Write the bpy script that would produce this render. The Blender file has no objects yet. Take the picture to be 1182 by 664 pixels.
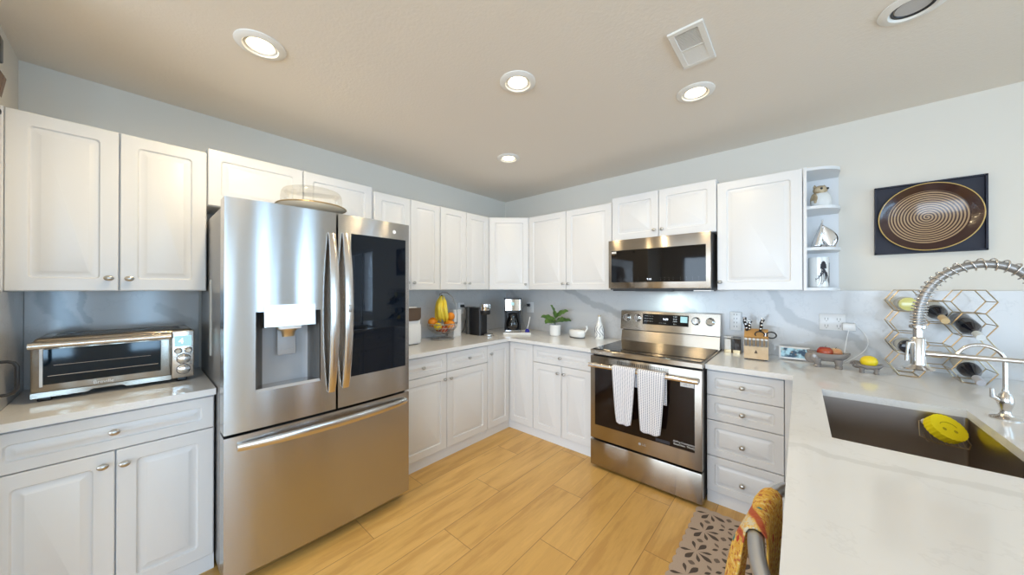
import bpy, bmesh, math, random
from mathutils import Vector, Matrix
PI = math.pi
random.seed(7)
S = bpy.context.scene
C = S.collection

# ------------------------------------------------------------------ camera, light, exposure
cam_d = bpy.data.cameras.new('camera')
cam = bpy.data.objects.new('camera', cam_d); C.objects.link(cam)
cam_d.sensor_fit = 'HORIZONTAL'; cam_d.sensor_width = 36.0
cam_d.lens = 379.13 / 1182 * 36.0
cam_d.clip_start = 0.03
cam.location = (2.771, -3.039, 1.372)
cam.rotation_euler = (math.radians(90.196), 0, math.radians(41.21))
S.camera = cam

S.view_settings.view_transform = 'Standard'
S.view_settings.look = 'None'
S.view_settings.gamma = 1.0
S.view_settings.use_curve_mapping = False
S.view_settings.exposure = 0.76

w = bpy.data.worlds.new('world'); S.world = w; w.use_nodes = True
bg = w.node_tree.nodes['Background']
bg.inputs['Color'].default_value = (0.62, 0.80, 1.0, 1)
bg.inputs['Strength'].default_value = 1.1

def area(name, loc, rot, sx, sy, power, col):
    d = bpy.data.lights.new(name, 'AREA'); d.shape = 'RECTANGLE'; d.size = sx; d.size_y = sy
    d.energy = power; d.color = col
    o = bpy.data.objects.new(name, d); C.objects.link(o); o.location = loc; o.rotation_euler = rot
    return o
# daylight outside the windows (behind and to the right of the camera)
DAY = (0.66, 0.82, 1.0)
EW = [(-5.05 + 0.95 * i, -5.05 + 0.95 * i + 0.44) for i in range(5)]  # unseen east windows, split narrow to put bright stripes in the fridge steel
for e0, e1 in EW: area('daylight_east', (6.95, (e0 + e1) / 2, 1.35), (0, math.radians(90), 0), 2.2, 0.5, 28, (0.42, 0.70, 1.0))
area('daylight_south', (3.2, -7.35, 1.35), (math.radians(90), 0, 0), 5.8, 2.2, 190, DAY)
area('daylight_north', (5.2, 0.45, 1.5), (math.radians(-90), 0, 0), 1.4, 1.4, 14, DAY)
LAMP_COL = (1.0, 0.79, 0.48)
LAMP_W = 4.8

# ------------------------------------------------------------------ materials
def new_mat(name):
    m = bpy.data.materials.new(name); m.use_nodes = True
    return m, m.node_tree, m.node_tree.nodes['Principled BSDF']
def pm(name, col, rough=0.5, metal=0.0, spec=None, coat=0.0, bump=None, emit=None, trans=0.0, sub=0.0, vary=None):
    m, nt, p = new_mat(name)
    p.inputs['Base Color'].default_value = (*col, 1)
    p.inputs['Roughness'].default_value = rough
    p.inputs['Metallic'].default_value = metal
    if spec is not None: p.inputs['Specular IOR Level'].default_value = spec
    if coat: p.inputs['Coat Weight'].default_value = coat; p.inputs['Coat Roughness'].default_value = 0.06
    if trans: p.inputs['Transmission Weight'].default_value = trans
    if sub:
        p.inputs['Subsurface Weight'].default_value = sub; p.inputs['Subsurface Scale'].default_value = 0.01
    if emit:
        p.inputs['Emission Color'].default_value = (*emit[0], 1); p.inputs['Emission Strength'].default_value = emit[1]
    if bump or vary:
        tc = nt.nodes.new('ShaderNodeTexCoord'); n = nt.nodes.new('ShaderNodeTexNoise')
        nt.links.new(tc.outputs['Object'], n.inputs['Vector'])
        n.inputs['Scale'].default_value = (bump or vary)[0]; n.inputs['Detail'].default_value = 4
        if bump:
            b = nt.nodes.new('ShaderNodeBump'); b.inputs['Strength'].default_value = bump[1]
            b.inputs['Distance'].default_value = bump[2]
            nt.links.new(n.outputs['Fac'], b.inputs['Height']); nt.links.new(b.outputs['Normal'], p.inputs['Normal'])
        if vary:
            r = nt.nodes.new('ShaderNodeMix'); r.data_type = 'RGBA'
            r.inputs[6].default_value = (*col, 1); r.inputs[7].default_value = (*vary[1], 1)
            mr = nt.nodes.new('ShaderNodeMapRange'); mr.inputs[1].default_value = 0.4; mr.inputs[2].default_value = 0.6
            nt.links.new(n.outputs['Fac'], mr.inputs[0]); nt.links.new(mr.outputs[0], r.inputs[0])
            nt.links.new(r.outputs[2], p.inputs['Base Color'])
    return m

class N:
    """tiny helper for node math"""
    def __init__(s, nt): s.nt = nt
    def new(s, t): return s.nt.nodes.new(t)
    def put(s, sock, v):
        if isinstance(v, (int, float)): sock.default_value = v
        elif isinstance(v, (tuple, list)): sock.default_value = v
        else: s.nt.links.new(v, sock)
    def m(s, op, a, b=None, c=None, clamp=False):
        n = s.new('ShaderNodeMath'); n.operation = op; n.use_clamp = clamp
        s.put(n.inputs[0], a)
        if b is not None: s.put(n.inputs[1], b)
        if c is not None: s.put(n.inputs[2], c)
        return n.outputs[0]
    def v(s, op, a, b=None, out=0):
        n = s.new('ShaderNodeVectorMath'); n.operation = op
        s.put(n.inputs[0], a)
        if b is not None:
            if op == 'SCALE': s.put(n.inputs[3], b)
            else: s.put(n.inputs[1], b)
        return n.outputs[out]
    def noise(s, vec, scale, detail=3, rough=0.5, color=False):
        n = s.new('ShaderNodeTexNoise'); s.put(n.inputs['Vector'], vec)
        n.inputs['Scale'].default_value = scale; n.inputs['Detail'].default_value = detail
        n.inputs['Roughness'].default_value = rough
        return n.outputs['Color'] if color else n.outputs['Fac']
    def rng(s, x, a, b, c=0.0, d=1.0):
        n = s.new('ShaderNodeMapRange'); n.interpolation_type = 'SMOOTHSTEP'
        s.put(n.inputs[0], x)
        for i, q in enumerate((a, b, c, d)): n.inputs[i + 1].default_value = q
        return n.outputs[0]
    def mix(s, f, a, b):
        n = s.new('ShaderNodeMix'); n.data_type = 'RGBA'
        s.put(n.inputs[0], f)
        for i, q in ((6, a), (7, b)):
            if isinstance(q, tuple): n.inputs[i].default_value = (*q, 1)
            else: s.nt.links.new(q, n.inputs[i])
        return n.outputs[2]
    def xyz(s, vec):
        n = s.new('ShaderNodeSeparateXYZ'); s.put(n.inputs[0], vec); return n.outputs

def stone(name, veins, base=(0.77, 0.765, 0.76), vein=(0.50, 0.52, 0.53), rough=0.12):
    """white quartz; veins = list of (polyline of 3-D points, half width, strength)"""
    m, nt, p = new_mat(name); k = N(nt)
    pos = k.new('ShaderNodeNewGeometry').outputs['Position']
    nz = k.noise(pos, 9, 5, 0.6, True)
    warp = k.v('SCALE', k.v('SUBTRACT', nz, (0.5, 0.5, 0.5)), 0.085)
    P = k.v('ADD', pos, warp)
    total = None
    for pts, hw, st in veins:
        for a, b in zip(pts[:-1], pts[1:]):
            a = Vector(a); b = Vector(b); ab = b - a
            ap = k.v('SUBTRACT', P, tuple(a))
            t = k.m('DIVIDE', k.v('DOT_PRODUCT', ap, tuple(ab), out=1), ab.length_squared, clamp=True)
            q = k.v('SUBTRACT', ap, k.v('SCALE', tuple(ab), t))
            d = k.v('LENGTH', q, out=1)
            f = k.rng(d, hw * 0.55, hw * 1.15, st, 0.0)
            total = f if total is None else k.m('MAXIMUM', total, f)
    fine = k.noise(pos, 2.3, 6, 0.65)
    faint = k.rng(k.m('ABSOLUTE', k.m('SUBTRACT', fine, 0.5)), 0.0, 0.012, 0.16, 0.0)
    total = faint if total is None else k.m('MAXIMUM', total, faint)
    nt.links.new(k.mix(total, base, vein), p.inputs['Base Color'])
    p.inputs['Roughness'].default_value = rough
    p.inputs['Specular IOR Level'].default_value = 0.45
    return m

def steel(name, col=(0.50, 0.485, 0.47), rough=0.21, axis='x', aniso=0.97):
    m, nt, p = new_mat(name); k = N(nt)
    tc = k.new('ShaderNodeTexCoord').outputs['Object']
    sc = {'x': (1.5, 1.5, 260), 'z': (260, 260, 1.5)}[axis]
    st = k.v('MULTIPLY', tc, sc)
    n = k.noise(st, 1.0, 3)
    big = k.noise(tc, 3.0, 2)
    p.inputs['Base Color'].default_value = (*col, 1); p.inputs['Metallic'].default_value = 1
    nt.links.new(k.m('ADD', k.m('MULTIPLY', n, 0.06), rough - 0.03), p.inputs['Roughness'])
    p.inputs['Anisotropic'].default_value = aniso; p.inputs['Anisotropic Rotation'].default_value = 0.25
    tg = k.new('ShaderNodeTangent'); tg.direction_type = 'RADIAL'; tg.axis = 'Z'
    nt.links.new(tg.outputs[0], p.inputs['Tangent'])
    b = k.new('ShaderNodeBump'); b.inputs['Strength'].default_value = 0.10; b.inputs['Distance'].default_value = 0.02
    wob = k.noise(k.v('MULTIPLY', tc, (9.0, 9.0, 0.8)), 1.0, 1)
    nt.links.new(k.m('MULTIPLY', wob, 0.55), b.inputs['Height']); nt.links.new(b.outputs[0], p.inputs['Normal'])
    return m

def clear_glass(name, tint=(1, 1, 1), gloss=1.0, base=0.03):
    m = bpy.data.materials.new(name); m.use_nodes = True; nt = m.node_tree; nt.nodes.clear(); k = N(nt)
    o = k.new('ShaderNodeOutputMaterial'); mx = k.new('ShaderNodeMixShader')
    t = k.new('ShaderNodeBsdfTransparent'); t.inputs[0].default_value = (*tint, 1)
    g = k.new('ShaderNodeBsdfGlossy'); g.inputs['Roughness'].default_value = 0.02
    lw = k.new('ShaderNodeLayerWeight'); lw.inputs[0].default_value = 0.25
    f = k.m('ADD', k.m('MULTIPLY', lw.outputs['Fresnel'], gloss), base, clamp=True)
    nt.links.new(f, mx.inputs[0]); nt.links.new(t.outputs[0], mx.inputs[1]); nt.links.new(g.outputs[0], mx.inputs[2])
    nt.links.new(mx.outputs[0], o.inputs[0])
    return m

MAT = {}
MAT['white'] = pm('cabinet_white', (0.73, 0.73, 0.735), 0.32, bump=(60, 0.03, 0.002))
MAT['white_in'] = pm('cabinet_box_white', (0.76, 0.77, 0.79), 0.45)
MAT['nickel'] = pm('brushed_nickel', (0.50, 0.49, 0.47), 0.28, 1.0)
MAT['chrome'] = pm('chrome', (0.80, 0.80, 0.80), 0.08, 1.0)
MAT['faucet'] = pm('faucet_nickel', (0.66, 0.63, 0.60), 0.20, 1.0)
MAT['steel'] = steel('brushed_steel')
MAT['steel_range'] = steel('range_steel', (0.40, 0.355, 0.30), 0.22)
MAT['steel_sink'] = steel('sink_steel', (0.44, 0.39, 0.35), 0.30, aniso=0.5)
MAT['steel_handle'] = pm('handle_steel', (0.68, 0.64, 0.60), 0.22, 1.0)
MAT['dw_handle'] = pm('satin_handle', (0.50, 0.50, 0.51), 0.38, 1.0)
MAT['grey_side'] = pm('fridge_side_grey', (0.30, 0.29, 0.28), 0.35, 0.6)
MAT['black'] = pm('black_plastic', (0.015, 0.015, 0.017), 0.35)
MAT['black_gloss'] = pm('black_glass', (0.006, 0.005, 0.005), 0.04, spec=0.35)
MAT['door_glass'] = pm('fridge_dark_glass', (0.003, 0.006, 0.012), 0.03, spec=0.35)
MAT['oven_glass'] = pm('oven_dark_glass', (0.010, 0.005, 0.004), 0.06, spec=0.3)
MAT['dark'] = pm('dark_gap', (0.02, 0.018, 0.016), 0.6)
MAT['dark_grey'] = pm('dark_grey_plastic', (0.09, 0.088, 0.085), 0.4)
MAT['grey_plastic'] = pm('grey_plastic', (0.35, 0.36, 0.38), 0.35)
MAT['white_plastic'] = pm('white_plastic', (0.80, 0.80, 0.80), 0.25)
MAT['white_ceramic'] = pm('white_ceramic', (0.82, 0.81, 0.78), 0.12, coat=0.5)
MAT['screen'] = pm('lit_screen', (0.05, 0.07, 0.07), 0.2, emit=((0.35, 0.62, 0.66), 0.7))
MAT['digits'] = pm('lit_digits', (0.3, 0.3, 0.35), 0.3, emit=((0.85, 0.92, 1.0), 1.2))
MAT['print_grey'] = pm('printed_grey', (0.30, 0.30, 0.30), 0.5)
MAT['print_white'] = pm('printed_white', (0.75, 0.75, 0.75), 0.5)
MAT['print_black'] = pm('printed_black', (0.03, 0.03, 0.04), 0.5)
MAT['glass'] = clear_glass('clear_glass', gloss=0.30, base=0.02)
MAT['pane'] = clear_glass('window_glass', base=0.02, gloss=0.5)
MAT['dome'] = clear_glass('dome_plastic', tint=(0.985, 0.98, 0.96), gloss=0.35, base=0.03)
MAT['cream'] = pm('cream_melamine', (0.74, 0.70, 0.60), 0.25)
MAT['gold_rim'] = pm('tan_metal', (0.55, 0.43, 0.26), 0.3, 0.8)
MAT['brass'] = pm('brass_wire', (0.48, 0.38, 0.24), 0.3, 1.0)
MAT['banana'] = pm('banana_skin', (0.80, 0.58, 0.03), 0.42, vary=(9, (0.88, 0.70, 0.08)))
MAT['banana_tip'] = pm('banana_tip', (0.12, 0.09, 0.02), 0.6)
MAT['orange'] = pm('orange_skin', (0.85, 0.28, 0.01), 0.42, bump=(180, 0.25, 0.002))
MAT['lemon'] = pm('lemon_skin', (0.88, 0.66, 0.02), 0.38, bump=(120, 0.25, 0.002))
MAT['apple'] = pm('apple_skin', (0.30, 0.02, 0.02), 0.25, vary=(14, (0.42, 0.08, 0.03)))
MAT['leaf'] = pm('leaf_green', (0.055, 0.13, 0.035), 0.35, vary=(12, (0.12, 0.22, 0.05)))
MAT['stem'] = pm('plant_stem', (0.10, 0.12, 0.04), 0.6)
MAT['soil'] = pm('potting_soil', (0.05, 0.035, 0.02), 0.95, bump=(90, 0.6, 0.01))
MAT['wood'] = pm('light_wood', (0.66, 0.49, 0.30), 0.45, vary=(18, (0.60, 0.42, 0.24)))
MAT['wood_orange'] = pm('honey_wood', (0.55, 0.30, 0.10), 0.45)
MAT['stoneware'] = pm('grey_stoneware', (0.25, 0.225, 0.21), 0.18, coat=0.6)
MAT['ink'] = pm('ink_blue', (0.03, 0.05, 0.13), 0.4)
MAT['blue'] = pm('cobalt_blue', (0.02, 0.02, 0.35), 0.25, coat=0.4)
MAT['sponge'] = pm('yellow_sponge', (0.90, 0.74, 0.0), 0.8, bump=(260, 0.6, 0.003))
MAT['sponge_dark'] = pm('sponge_hollow', (0.45, 0.35, 0.0), 0.9)
MAT['navy'] = pm('navy_mat_board', (0.012, 0.014, 0.03), 0.6)
MAT['bottle_dark'] = pm('dark_bottle_glass', (0.012, 0.012, 0.018), 0.08, spec=0.4, coat=0.1)
MAT['bottle_yellow'] = pm('yellow_wine_bottle', (0.62, 0.60, 0.22), 0.08, coat=0.5)
MAT['label_paper'] = pm('label_paper', (0.55, 0.55, 0.52), 0.7)
MAT['cork'] = pm('tan_foil', (0.62, 0.45, 0.24), 0.4)
MAT['foil_white'] = pm('white_foil', (0.72, 0.76, 0.78), 0.3)
MAT['foil_silver'] = pm('silver_foil', (0.55, 0.55, 0.60), 0.35, 0.2)
MAT['silver'] = pm('polished_silver', (0.75, 0.75, 0.76), 0.12, 1.0)
MAT['pepper'] = pm('dark_peppercorns', (0.02, 0.012, 0.01), 0.7, bump=(200, 0.6, 0.004))
MAT['salt'] = pm('white_salt', (0.78, 0.76, 0.72), 0.6, bump=(200, 0.4, 0.003))
MAT['owl_tan'] = pm('owl_tan', (0.58, 0.46, 0.30), 0.6, vary=(40, (0.35, 0.25, 0.14)))
MAT['owl_white'] = pm('owl_white', (0.74, 0.73, 0.70), 0.6, bump=(60, 0.3, 0.004))
MAT['brown'] = pm('dark_brown', (0.10, 0.06, 0.035), 0.5)

# painted walls, ceiling
MAT['wall'] = pm('wall_paint', (0.72, 0.68, 0.61), 0.75, bump=(140, 0.10, 0.002))
MAT['ceiling'] = pm('ceiling_paint', (0.80, 0.74, 0.665), 0.85, bump=(75, 0.22, 0.005))

# floor planks
def floor_material():
    m, nt, p = new_mat('oak_planks'); k = N(nt)
    pos = k.new('ShaderNodeNewGeometry').outputs['Position']
    x, y, z = k.xyz(pos)
    W = 0.2275; L = 1.22
    r = k.m('DIVIDE', k.m('SUBTRACT', x, 0.105), W); row = k.m('FLOOR', r); fx = k.m('SUBTRACT', r, row)
    off = k.m('FRACT', k.m('MULTIPLY', row, 0.377))
    # joints at y = -1.42 for rows 4 and 7 , -2.0 for row 5
    t = k.m('ADD', k.m('DIVIDE', y, L), k.m('ADD', off, 1.656))
    col = k.m('FLOOR', t); fy = k.m('SUBTRACT', t, col)
    wn = k.new('ShaderNodeTexWhiteNoise'); wn.noise_dimensions = '2D'
    cb = k.new('ShaderNodeCombineXYZ'); k.put(cb.inputs[0], row); k.put(cb.inputs[1], col)
    nt.links.new(cb.outputs[0], wn.inputs['Vector']); rnd = wn.outputs['Value']
    cb2 = k.new('ShaderNodeCombineXYZ')
    k.put(cb2.inputs[0], k.m('MULTIPLY', x, 14.0)); k.put(cb2.inputs[1], k.m('MULTIPLY', y, 1.6)); k.put(cb2.inputs[2], k.m('MULTIPLY', rnd, 30.0))
    g = k.noise(cb2.outputs[0], 1.0, 6, 0.62)
    g2 = k.noise(k.v('MULTIPLY', cb2.outputs[0], (6.0, 1.5, 1.0)), 1.0, 3)
    rings = k.m('SINE', k.m('MULTIPLY', g, 34.0))
    base = k.mix(rnd, (0.68, 0.41, 0.118), (0.75, 0.475, 0.16))
    dark = k.mix(k.rng(g, 0.35, 0.72), base, (0.54, 0.305, 0.085))
    dark = k.mix(k.m('MULTIPLY', k.rng(rings, 0.2, 1.0), 0.10), dark, (0.40, 0.20, 0.06))
    dark = k.mix(k.m('MULTIPLY', k.rng(g2, 0.50, 0.75), 0.16), dark, (0.42, 0.22, 0.07))
    ex = k.m('MINIMUM', fx, k.m('SUBTRACT', 1.0, fx)); ey = k.m('MINIMUM', fy, k.m('SUBTRACT', 1.0, fy))
    gx = k.rng(ex, 0.004, 0.012, 1.0, 0.0); gy = k.rng(ey, 0.0008, 0.0022, 1.0, 0.0)
    gap = k.m('MAXIMUM', gx, gy)
    nt.links.new(k.mix(k.m('MULTIPLY', gap, 0.65), dark, (0.16, 0.08, 0.03)), p.inputs['Base Color'])
    p.inputs['Roughness'].default_value = 0.36
    b = k.new('ShaderNodeBump'); b.inputs['Strength'].default_value = 0.25; b.inputs['Distance'].default_value = 0.002
    nt.links.new(k.m('SUBTRACT', k.m('MULTIPLY', g2, 0.3), gap), b.inputs['Height']); nt.links.new(b.outputs[0], p.inputs['Normal'])
    return m
MAT['floor'] = floor_material()

def yb(L, y=-0.02): return [(a, y, b) for a, b in L]
def xa(L, x=0.02): return [(x, a, b) for a, b in L]
def zt(L, z=0.892): return [(a, b, z) for a, b in L]
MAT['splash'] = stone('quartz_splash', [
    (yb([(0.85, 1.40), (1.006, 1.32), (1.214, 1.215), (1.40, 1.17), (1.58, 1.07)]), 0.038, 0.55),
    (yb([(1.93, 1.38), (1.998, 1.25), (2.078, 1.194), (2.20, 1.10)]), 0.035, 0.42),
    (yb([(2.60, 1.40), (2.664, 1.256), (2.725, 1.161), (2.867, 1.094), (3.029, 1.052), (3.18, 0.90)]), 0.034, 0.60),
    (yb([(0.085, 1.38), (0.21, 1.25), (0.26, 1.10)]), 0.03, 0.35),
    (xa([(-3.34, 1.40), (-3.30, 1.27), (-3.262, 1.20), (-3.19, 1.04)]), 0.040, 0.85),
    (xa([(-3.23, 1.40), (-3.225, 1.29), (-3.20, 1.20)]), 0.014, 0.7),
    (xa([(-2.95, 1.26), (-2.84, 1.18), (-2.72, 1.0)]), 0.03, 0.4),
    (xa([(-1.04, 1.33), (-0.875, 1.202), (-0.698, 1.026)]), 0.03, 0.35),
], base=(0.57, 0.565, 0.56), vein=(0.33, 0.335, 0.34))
MAT['top'] = stone('quartz_top', [
    (zt([(2.70, -1.74), (2.774, -1.700), (2.839, -1.725), (2.923, -1.722), (3.032, -1.692), (3.30, -1.69)]), 0.020, 0.42),
    (zt([(2.72, -1.02), (2.80, -1.02), (2.82, -1.25)]), 0.008, 0.18),
    (zt([(3.00, -0.42), (3.194, -0.594), (3.317, -0.789), (3.45, -0.95)]), 0.02, 0.22),
    (zt([(0.55, -0.20), (0.9, -0.45), (1.2, -0.40)]), 0.02, 0.2),
], vein=(0.56, 0.55, 0.54), rough=0.10)

# ------------------------------------------------------------------ geometry helpers
def box(bm, x0, x1, y0, y1, z0, z1, r=0.0, seg=2, mi=0):
    vs = [bm.verts.new(p) for p in ((x0, y0, z0), (x1, y0, z0), (x1, y1, z0), (x0, y1, z0), (x0, y0, z1), (x1, y0, z1), (x1, y1, z1), (x0, y1, z1))]
    fs = []
    for q in ((0, 3, 2, 1), (4, 5, 6, 7), (0, 1, 5, 4), (1, 2, 6, 5), (2, 3, 7, 6), (3, 0, 4, 7)):
        f = bm.faces.new([vs[i] for i in q]); f.material_index = mi; fs.append(f)
    if r > 0:
        es = list({e for f in fs for e in f.edges})
        bmesh.ops.bevel(bm, geom=es, offset=r, segments=seg, affect='EDGES', profile=0.5, material=mi)
def frame_of(d):
    d = Vector(d).normalized(); up = Vector((0, 0, 1)) if abs(d.z) < 0.95 else Vector((1, 0, 0))
    a = d.cross(up).normalized(); return a, a.cross(d).normalized()
def tube(bm, pts, r, seg=8, caps=True, closed=False, flat=1.0, mi=0):
    """swept tube; r may be a list"""
    pts = [Vector(p) for p in pts]; n = len(pts)
    rs = r if isinstance(r, (list, tuple)) else [r] * n
    rings = []; a = None
    for i, p in enumerate(pts):
        if closed: d = pts[(i + 1) % n] - pts[i - 1]
        else: d = pts[min(i + 1, n - 1)] - pts[max(i - 1, 0)]
        d.normalize()
        if a is None: a, b = frame_of(d)
        else:
            a = (a - d * a.dot(d))
            if a.length < 1e-6: a, b = frame_of(d)
            a.normalize(); b = a.cross(d).normalized()
        rings.append([bm.verts.new(p + (a * math.cos(t) + b * math.sin(t) * flat) * rs[i]) for t in [2 * PI * j / seg for j in range(seg)]])
    m = n if closed else n - 1
    for i in range(m):
        A, B = rings[i], rings[(i + 1) % n]
        for j in range(seg):
            f = bm.faces.new((A[j], A[(j + 1) % seg], B[(j + 1) % seg], B[j])); f.material_index = mi
    if caps and not closed:
        for R, rev in ((rings[0], False), (rings[-1], True)):
            f = bm.faces.new(R[::-1] if not rev else R); f.material_index = mi
def cyl(bm, p0, p1, r0, r1=None, seg=24, mi=0):
    tube(bm, [p0, p1], [r0, r0 if r1 is None else r1], seg, mi=mi)
def lathe(bm, prof, o=(0, 0, 0), seg=32, axis=(0, 0, 1), sx=1.0, sy=1.0, mi=0):
    """prof = [(r, h)...] revolved about axis through o; r = 0 closes to a point"""
    ax = Vector(axis).normalized()
    if abs(ax.z) > 0.99: a, b = Vector((1, 0, 0)), Vector((0, 1, 0)) * (1 if ax.z > 0 else -1)
    else: a, b = frame_of(ax); 
    o = Vector(o); rows = []
    for r, h in prof:
        if r < 1e-6: rows.append([bm.verts.new(o + ax * h)])
        else: rows.append([bm.verts.new(o + ax * h + (a * math.cos(t) * sx + b * math.sin(t) * sy) * r) for t in [2 * PI * j / seg for j in range(seg)]])
    for A, B in zip(rows[:-1], rows[1:]):
        if len(A) == 1 and len(B) == 1: continue
        for j in range(seg):
            j2 = (j + 1) % seg
            if len(A) == 1: f = bm.faces.new((A[0], B[j2], B[j]))
            elif len(B) == 1: f = bm.faces.new((A[j], A[j2], B[0]))
            else: f = bm.faces.new((A[j], A[j2], B[j2], B[j]))
            f.material_index = mi
def ball(bm, c, r, sx=1, sy=1, sz=1, seg=24, rings=14, mi=0):
    c = Vector(c); lathe_pts = [(math.sin(PI * i / rings) * r, -math.cos(PI * i / rings) * r) for i in range(rings + 1)]
    n0 = len(bm.verts)
    lathe(bm, [(0 if i in (0, rings) else p[0], p[1] * sz) for i, p in enumerate(lathe_pts)], c, seg, sx=sx, sy=sy, mi=mi)
def prism(bm, pts, z0, z1, mi=0):
    lo = [bm.verts.new((x, y, z0)) for x, y in pts]; hi = [bm.verts.new((x, y, z1)) for x, y in pts]
    n = len(pts)
    f = bm.faces.new(lo[::-1]); f.material_index = mi; f = bm.faces.new(hi); f.material_index = mi
    for i in range(n):
        f = bm.faces.new((lo[i], lo[(i + 1) % n], hi[(i + 1) % n], hi[i])); f.material_index = mi
def prism_y(bm, pts, y0, y1, mi=0):
    """polygon in x,z extruded along y"""
    lo = [bm.verts.new((x, y0, z)) for x, z in pts]; hi = [bm.verts.new((x, y1, z)) for x, z in pts]; n = len(pts)
    f = bm.faces.new(lo); f.material_index = mi; f = bm.faces.new(hi[::-1]); f.material_index = mi
    for i in range(n):
        f = bm.faces.new((lo[i], hi[i], hi[(i + 1) % n], lo[(i + 1) % n])); f.material_index = mi
def prism_x(bm, pts, x0, x1, mi=0):
    """polygon in y,z extruded along x"""
    lo = [bm.verts.new((x0, y, z)) for y, z in pts]; hi = [bm.verts.new((x1, y, z)) for y, z in pts]; n = len(pts)
    f = bm.faces.new(lo[::-1]); f.material_index = mi; f = bm.faces.new(hi); f.material_index = mi
    for i in range(n):
        f = bm.faces.new((lo[i], lo[(i + 1) % n], hi[(i + 1) % n], hi[i])); f.material_index = mi
def sheet(bm, fn, nu, nv, closed_u=False, mi=0):
    uvl = bm.loops.layers.uv.verify()
    g = [[bm.verts.new(fn(i / nu, j / nv)) for j in range(nv + 1)] for i in range(nu + (0 if closed_u else 1))]
    for i in range(nu):
        i2 = (i + 1) % len(g)
        for j in range(nv):
            f = bm.faces.new((g[i][j], g[i2][j], g[i2][j + 1], g[i][j + 1])); f.material_index = mi
            for l, (a, b) in zip(f.loops, ((i, j), (i + 1, j), (i + 1, j + 1), (i, j + 1))): l[uvl].uv = (a / nu, b / nv)
def nb(): return bmesh.new()
def obj(name, bm, mats, parent=None, smooth=35, kind=None, recalc=True):
    if recalc: bmesh.ops.recalc_face_normals(bm, faces=bm.faces[:])
    me = bpy.data.meshes.new(name); bm.to_mesh(me); bm.free()
    for m in (mats if isinstance(mats, (list, tuple)) else [mats]): me.materials.append(MAT[m] if isinstance(m, str) else m)
    if smooth:
        me.shade_smooth(); me.set_sharp_from_angle(angle=math.radians(smooth))
    o = bpy.data.objects.new(name, me); C.objects.link(o)
    if parent: o.parent = parent
    if kind: o['kind'] = kind
    return o
def thing(name, label, cat, loc=(0, 0, 0), rz=0.0, group=None):
    o = bpy.data.objects.new(name, None); C.objects.link(o); o.empty_display_size = 0.1
    o.location = loc; o.rotation_euler = (0, 0, rz); tag(o, label, cat, group)
    return o
def tag(o, label, cat, group=None):
    o['label'] = label; o['category'] = cat
    if group: o['group'] = group
    return o
def struct(name, bm, m, smooth=35): return obj(name, bm, m, None, smooth, 'structure')
def solid(o, t, off=0.0, sub=0):
    if t:
        s = o.modifiers.new('solid', 'SOLIDIFY'); s.thickness = t; s.offset = off
    if sub:
        s = o.modifiers.new('sub', 'SUBSURF'); s.levels = sub; s.render_levels = sub
    return o
def copy_tree(o, parent=None):
    c = o.copy(); C.objects.link(c)
    if parent: c.parent = parent
    for ch in list(o.children): copy_tree(ch, c)
    return c
def text(name, s, size, mat, parent, loc, rot=(PI / 2, 0, 0), ext=0.0004, align='CENTER', sx=1.0):
    cu = bpy.data.curves.new(name, 'FONT'); cu.body = s; cu.size = size; cu.extrude = ext
    cu.align_x = align; cu.align_y = 'CENTER'; cu.resolution_u = 3
    t = bpy.data.objects.new(name, cu); C.objects.link(t)
    dg = bpy.context.evaluated_depsgraph_get(); dg.update()
    me = bpy.data.meshes.new_from_object(t.evaluated_get(dg))
    bpy.data.objects.remove(t); bpy.data.curves.remove(cu)
    me.materials.clear(); me.materials.append(MAT[mat])
    o = bpy.data.objects.new(name, me); C.objects.link(o); o.parent = parent
    o.location = loc; o.rotation_euler = rot; o.scale = (sx, 1, 1)
    return o
def arc(n, f): return [f(i / n) for i in range(n + 1)]

# ------------------------------------------------------------------ room
H = 2.452; ZC = 0.892; XE = 6.6; YS = -7.0
bm = nb(); box(bm, -0.1, XE + 0.1, YS - 0.1, 0.1, -0.1, 0.0); struct('floor', bm, 'floor')
bm = nb(); box(bm, -0.1, XE + 0.1, YS - 0.1, 0.1, H, H + 0.1); struct('ceiling', bm, 'ceiling')
bm = nb(); box(bm, -0.1, 0.0, YS - 0.1, 0.1, 0.0, H); struct('wall_left', bm, 'wall')
bm = nb(); box(bm, 0.0, 0.86, -3.53, -3.41, 0.0, H); struct('wall_partition', bm, 'wall')
def holed_wall(name, a0, a1, hole, axis, p0, p1):
    bm = nb(); h0, h1, z0, z1 = hole
    for s in ((a0, h0, 0, H), (h1, a1, 0, H), (h0, h1, 0, z0), (h0, h1, z1, H)):
        if axis == 'x': box(bm, s[0], s[1], p0, p1, s[2], s[3])
        else: box(bm, p0, p1, s[0], s[1], s[2], s[3])
    bmesh.ops.remove_doubles(bm, verts=bm.verts[:], dist=1e-5)
    return struct(name, bm, 'wall')
holed_wall('wall_back', 0.0, XE, (4.6, 5.8, 0.9, 2.1), 'x', 0.0, 0.1)
bm = nb()
ed = [YS] + [q for e in EW for q in e] + [0.0]
for q in range(0, len(ed), 2): box(bm, XE, XE + 0.1, ed[q], ed[q + 1], 0, H)
for e0, e1 in EW: box(bm, XE, XE + 0.1, e0, e1, 0, 0.25); box(bm, XE, XE + 0.1, e0, e1, 2.2, H)
struct('wall_right', bm, 'wall')
holed_wall('wall_front', 0.0, XE, (0.5, 5.9, 0.25, 2.2), 'x', YS - 0.1, YS)
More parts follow.
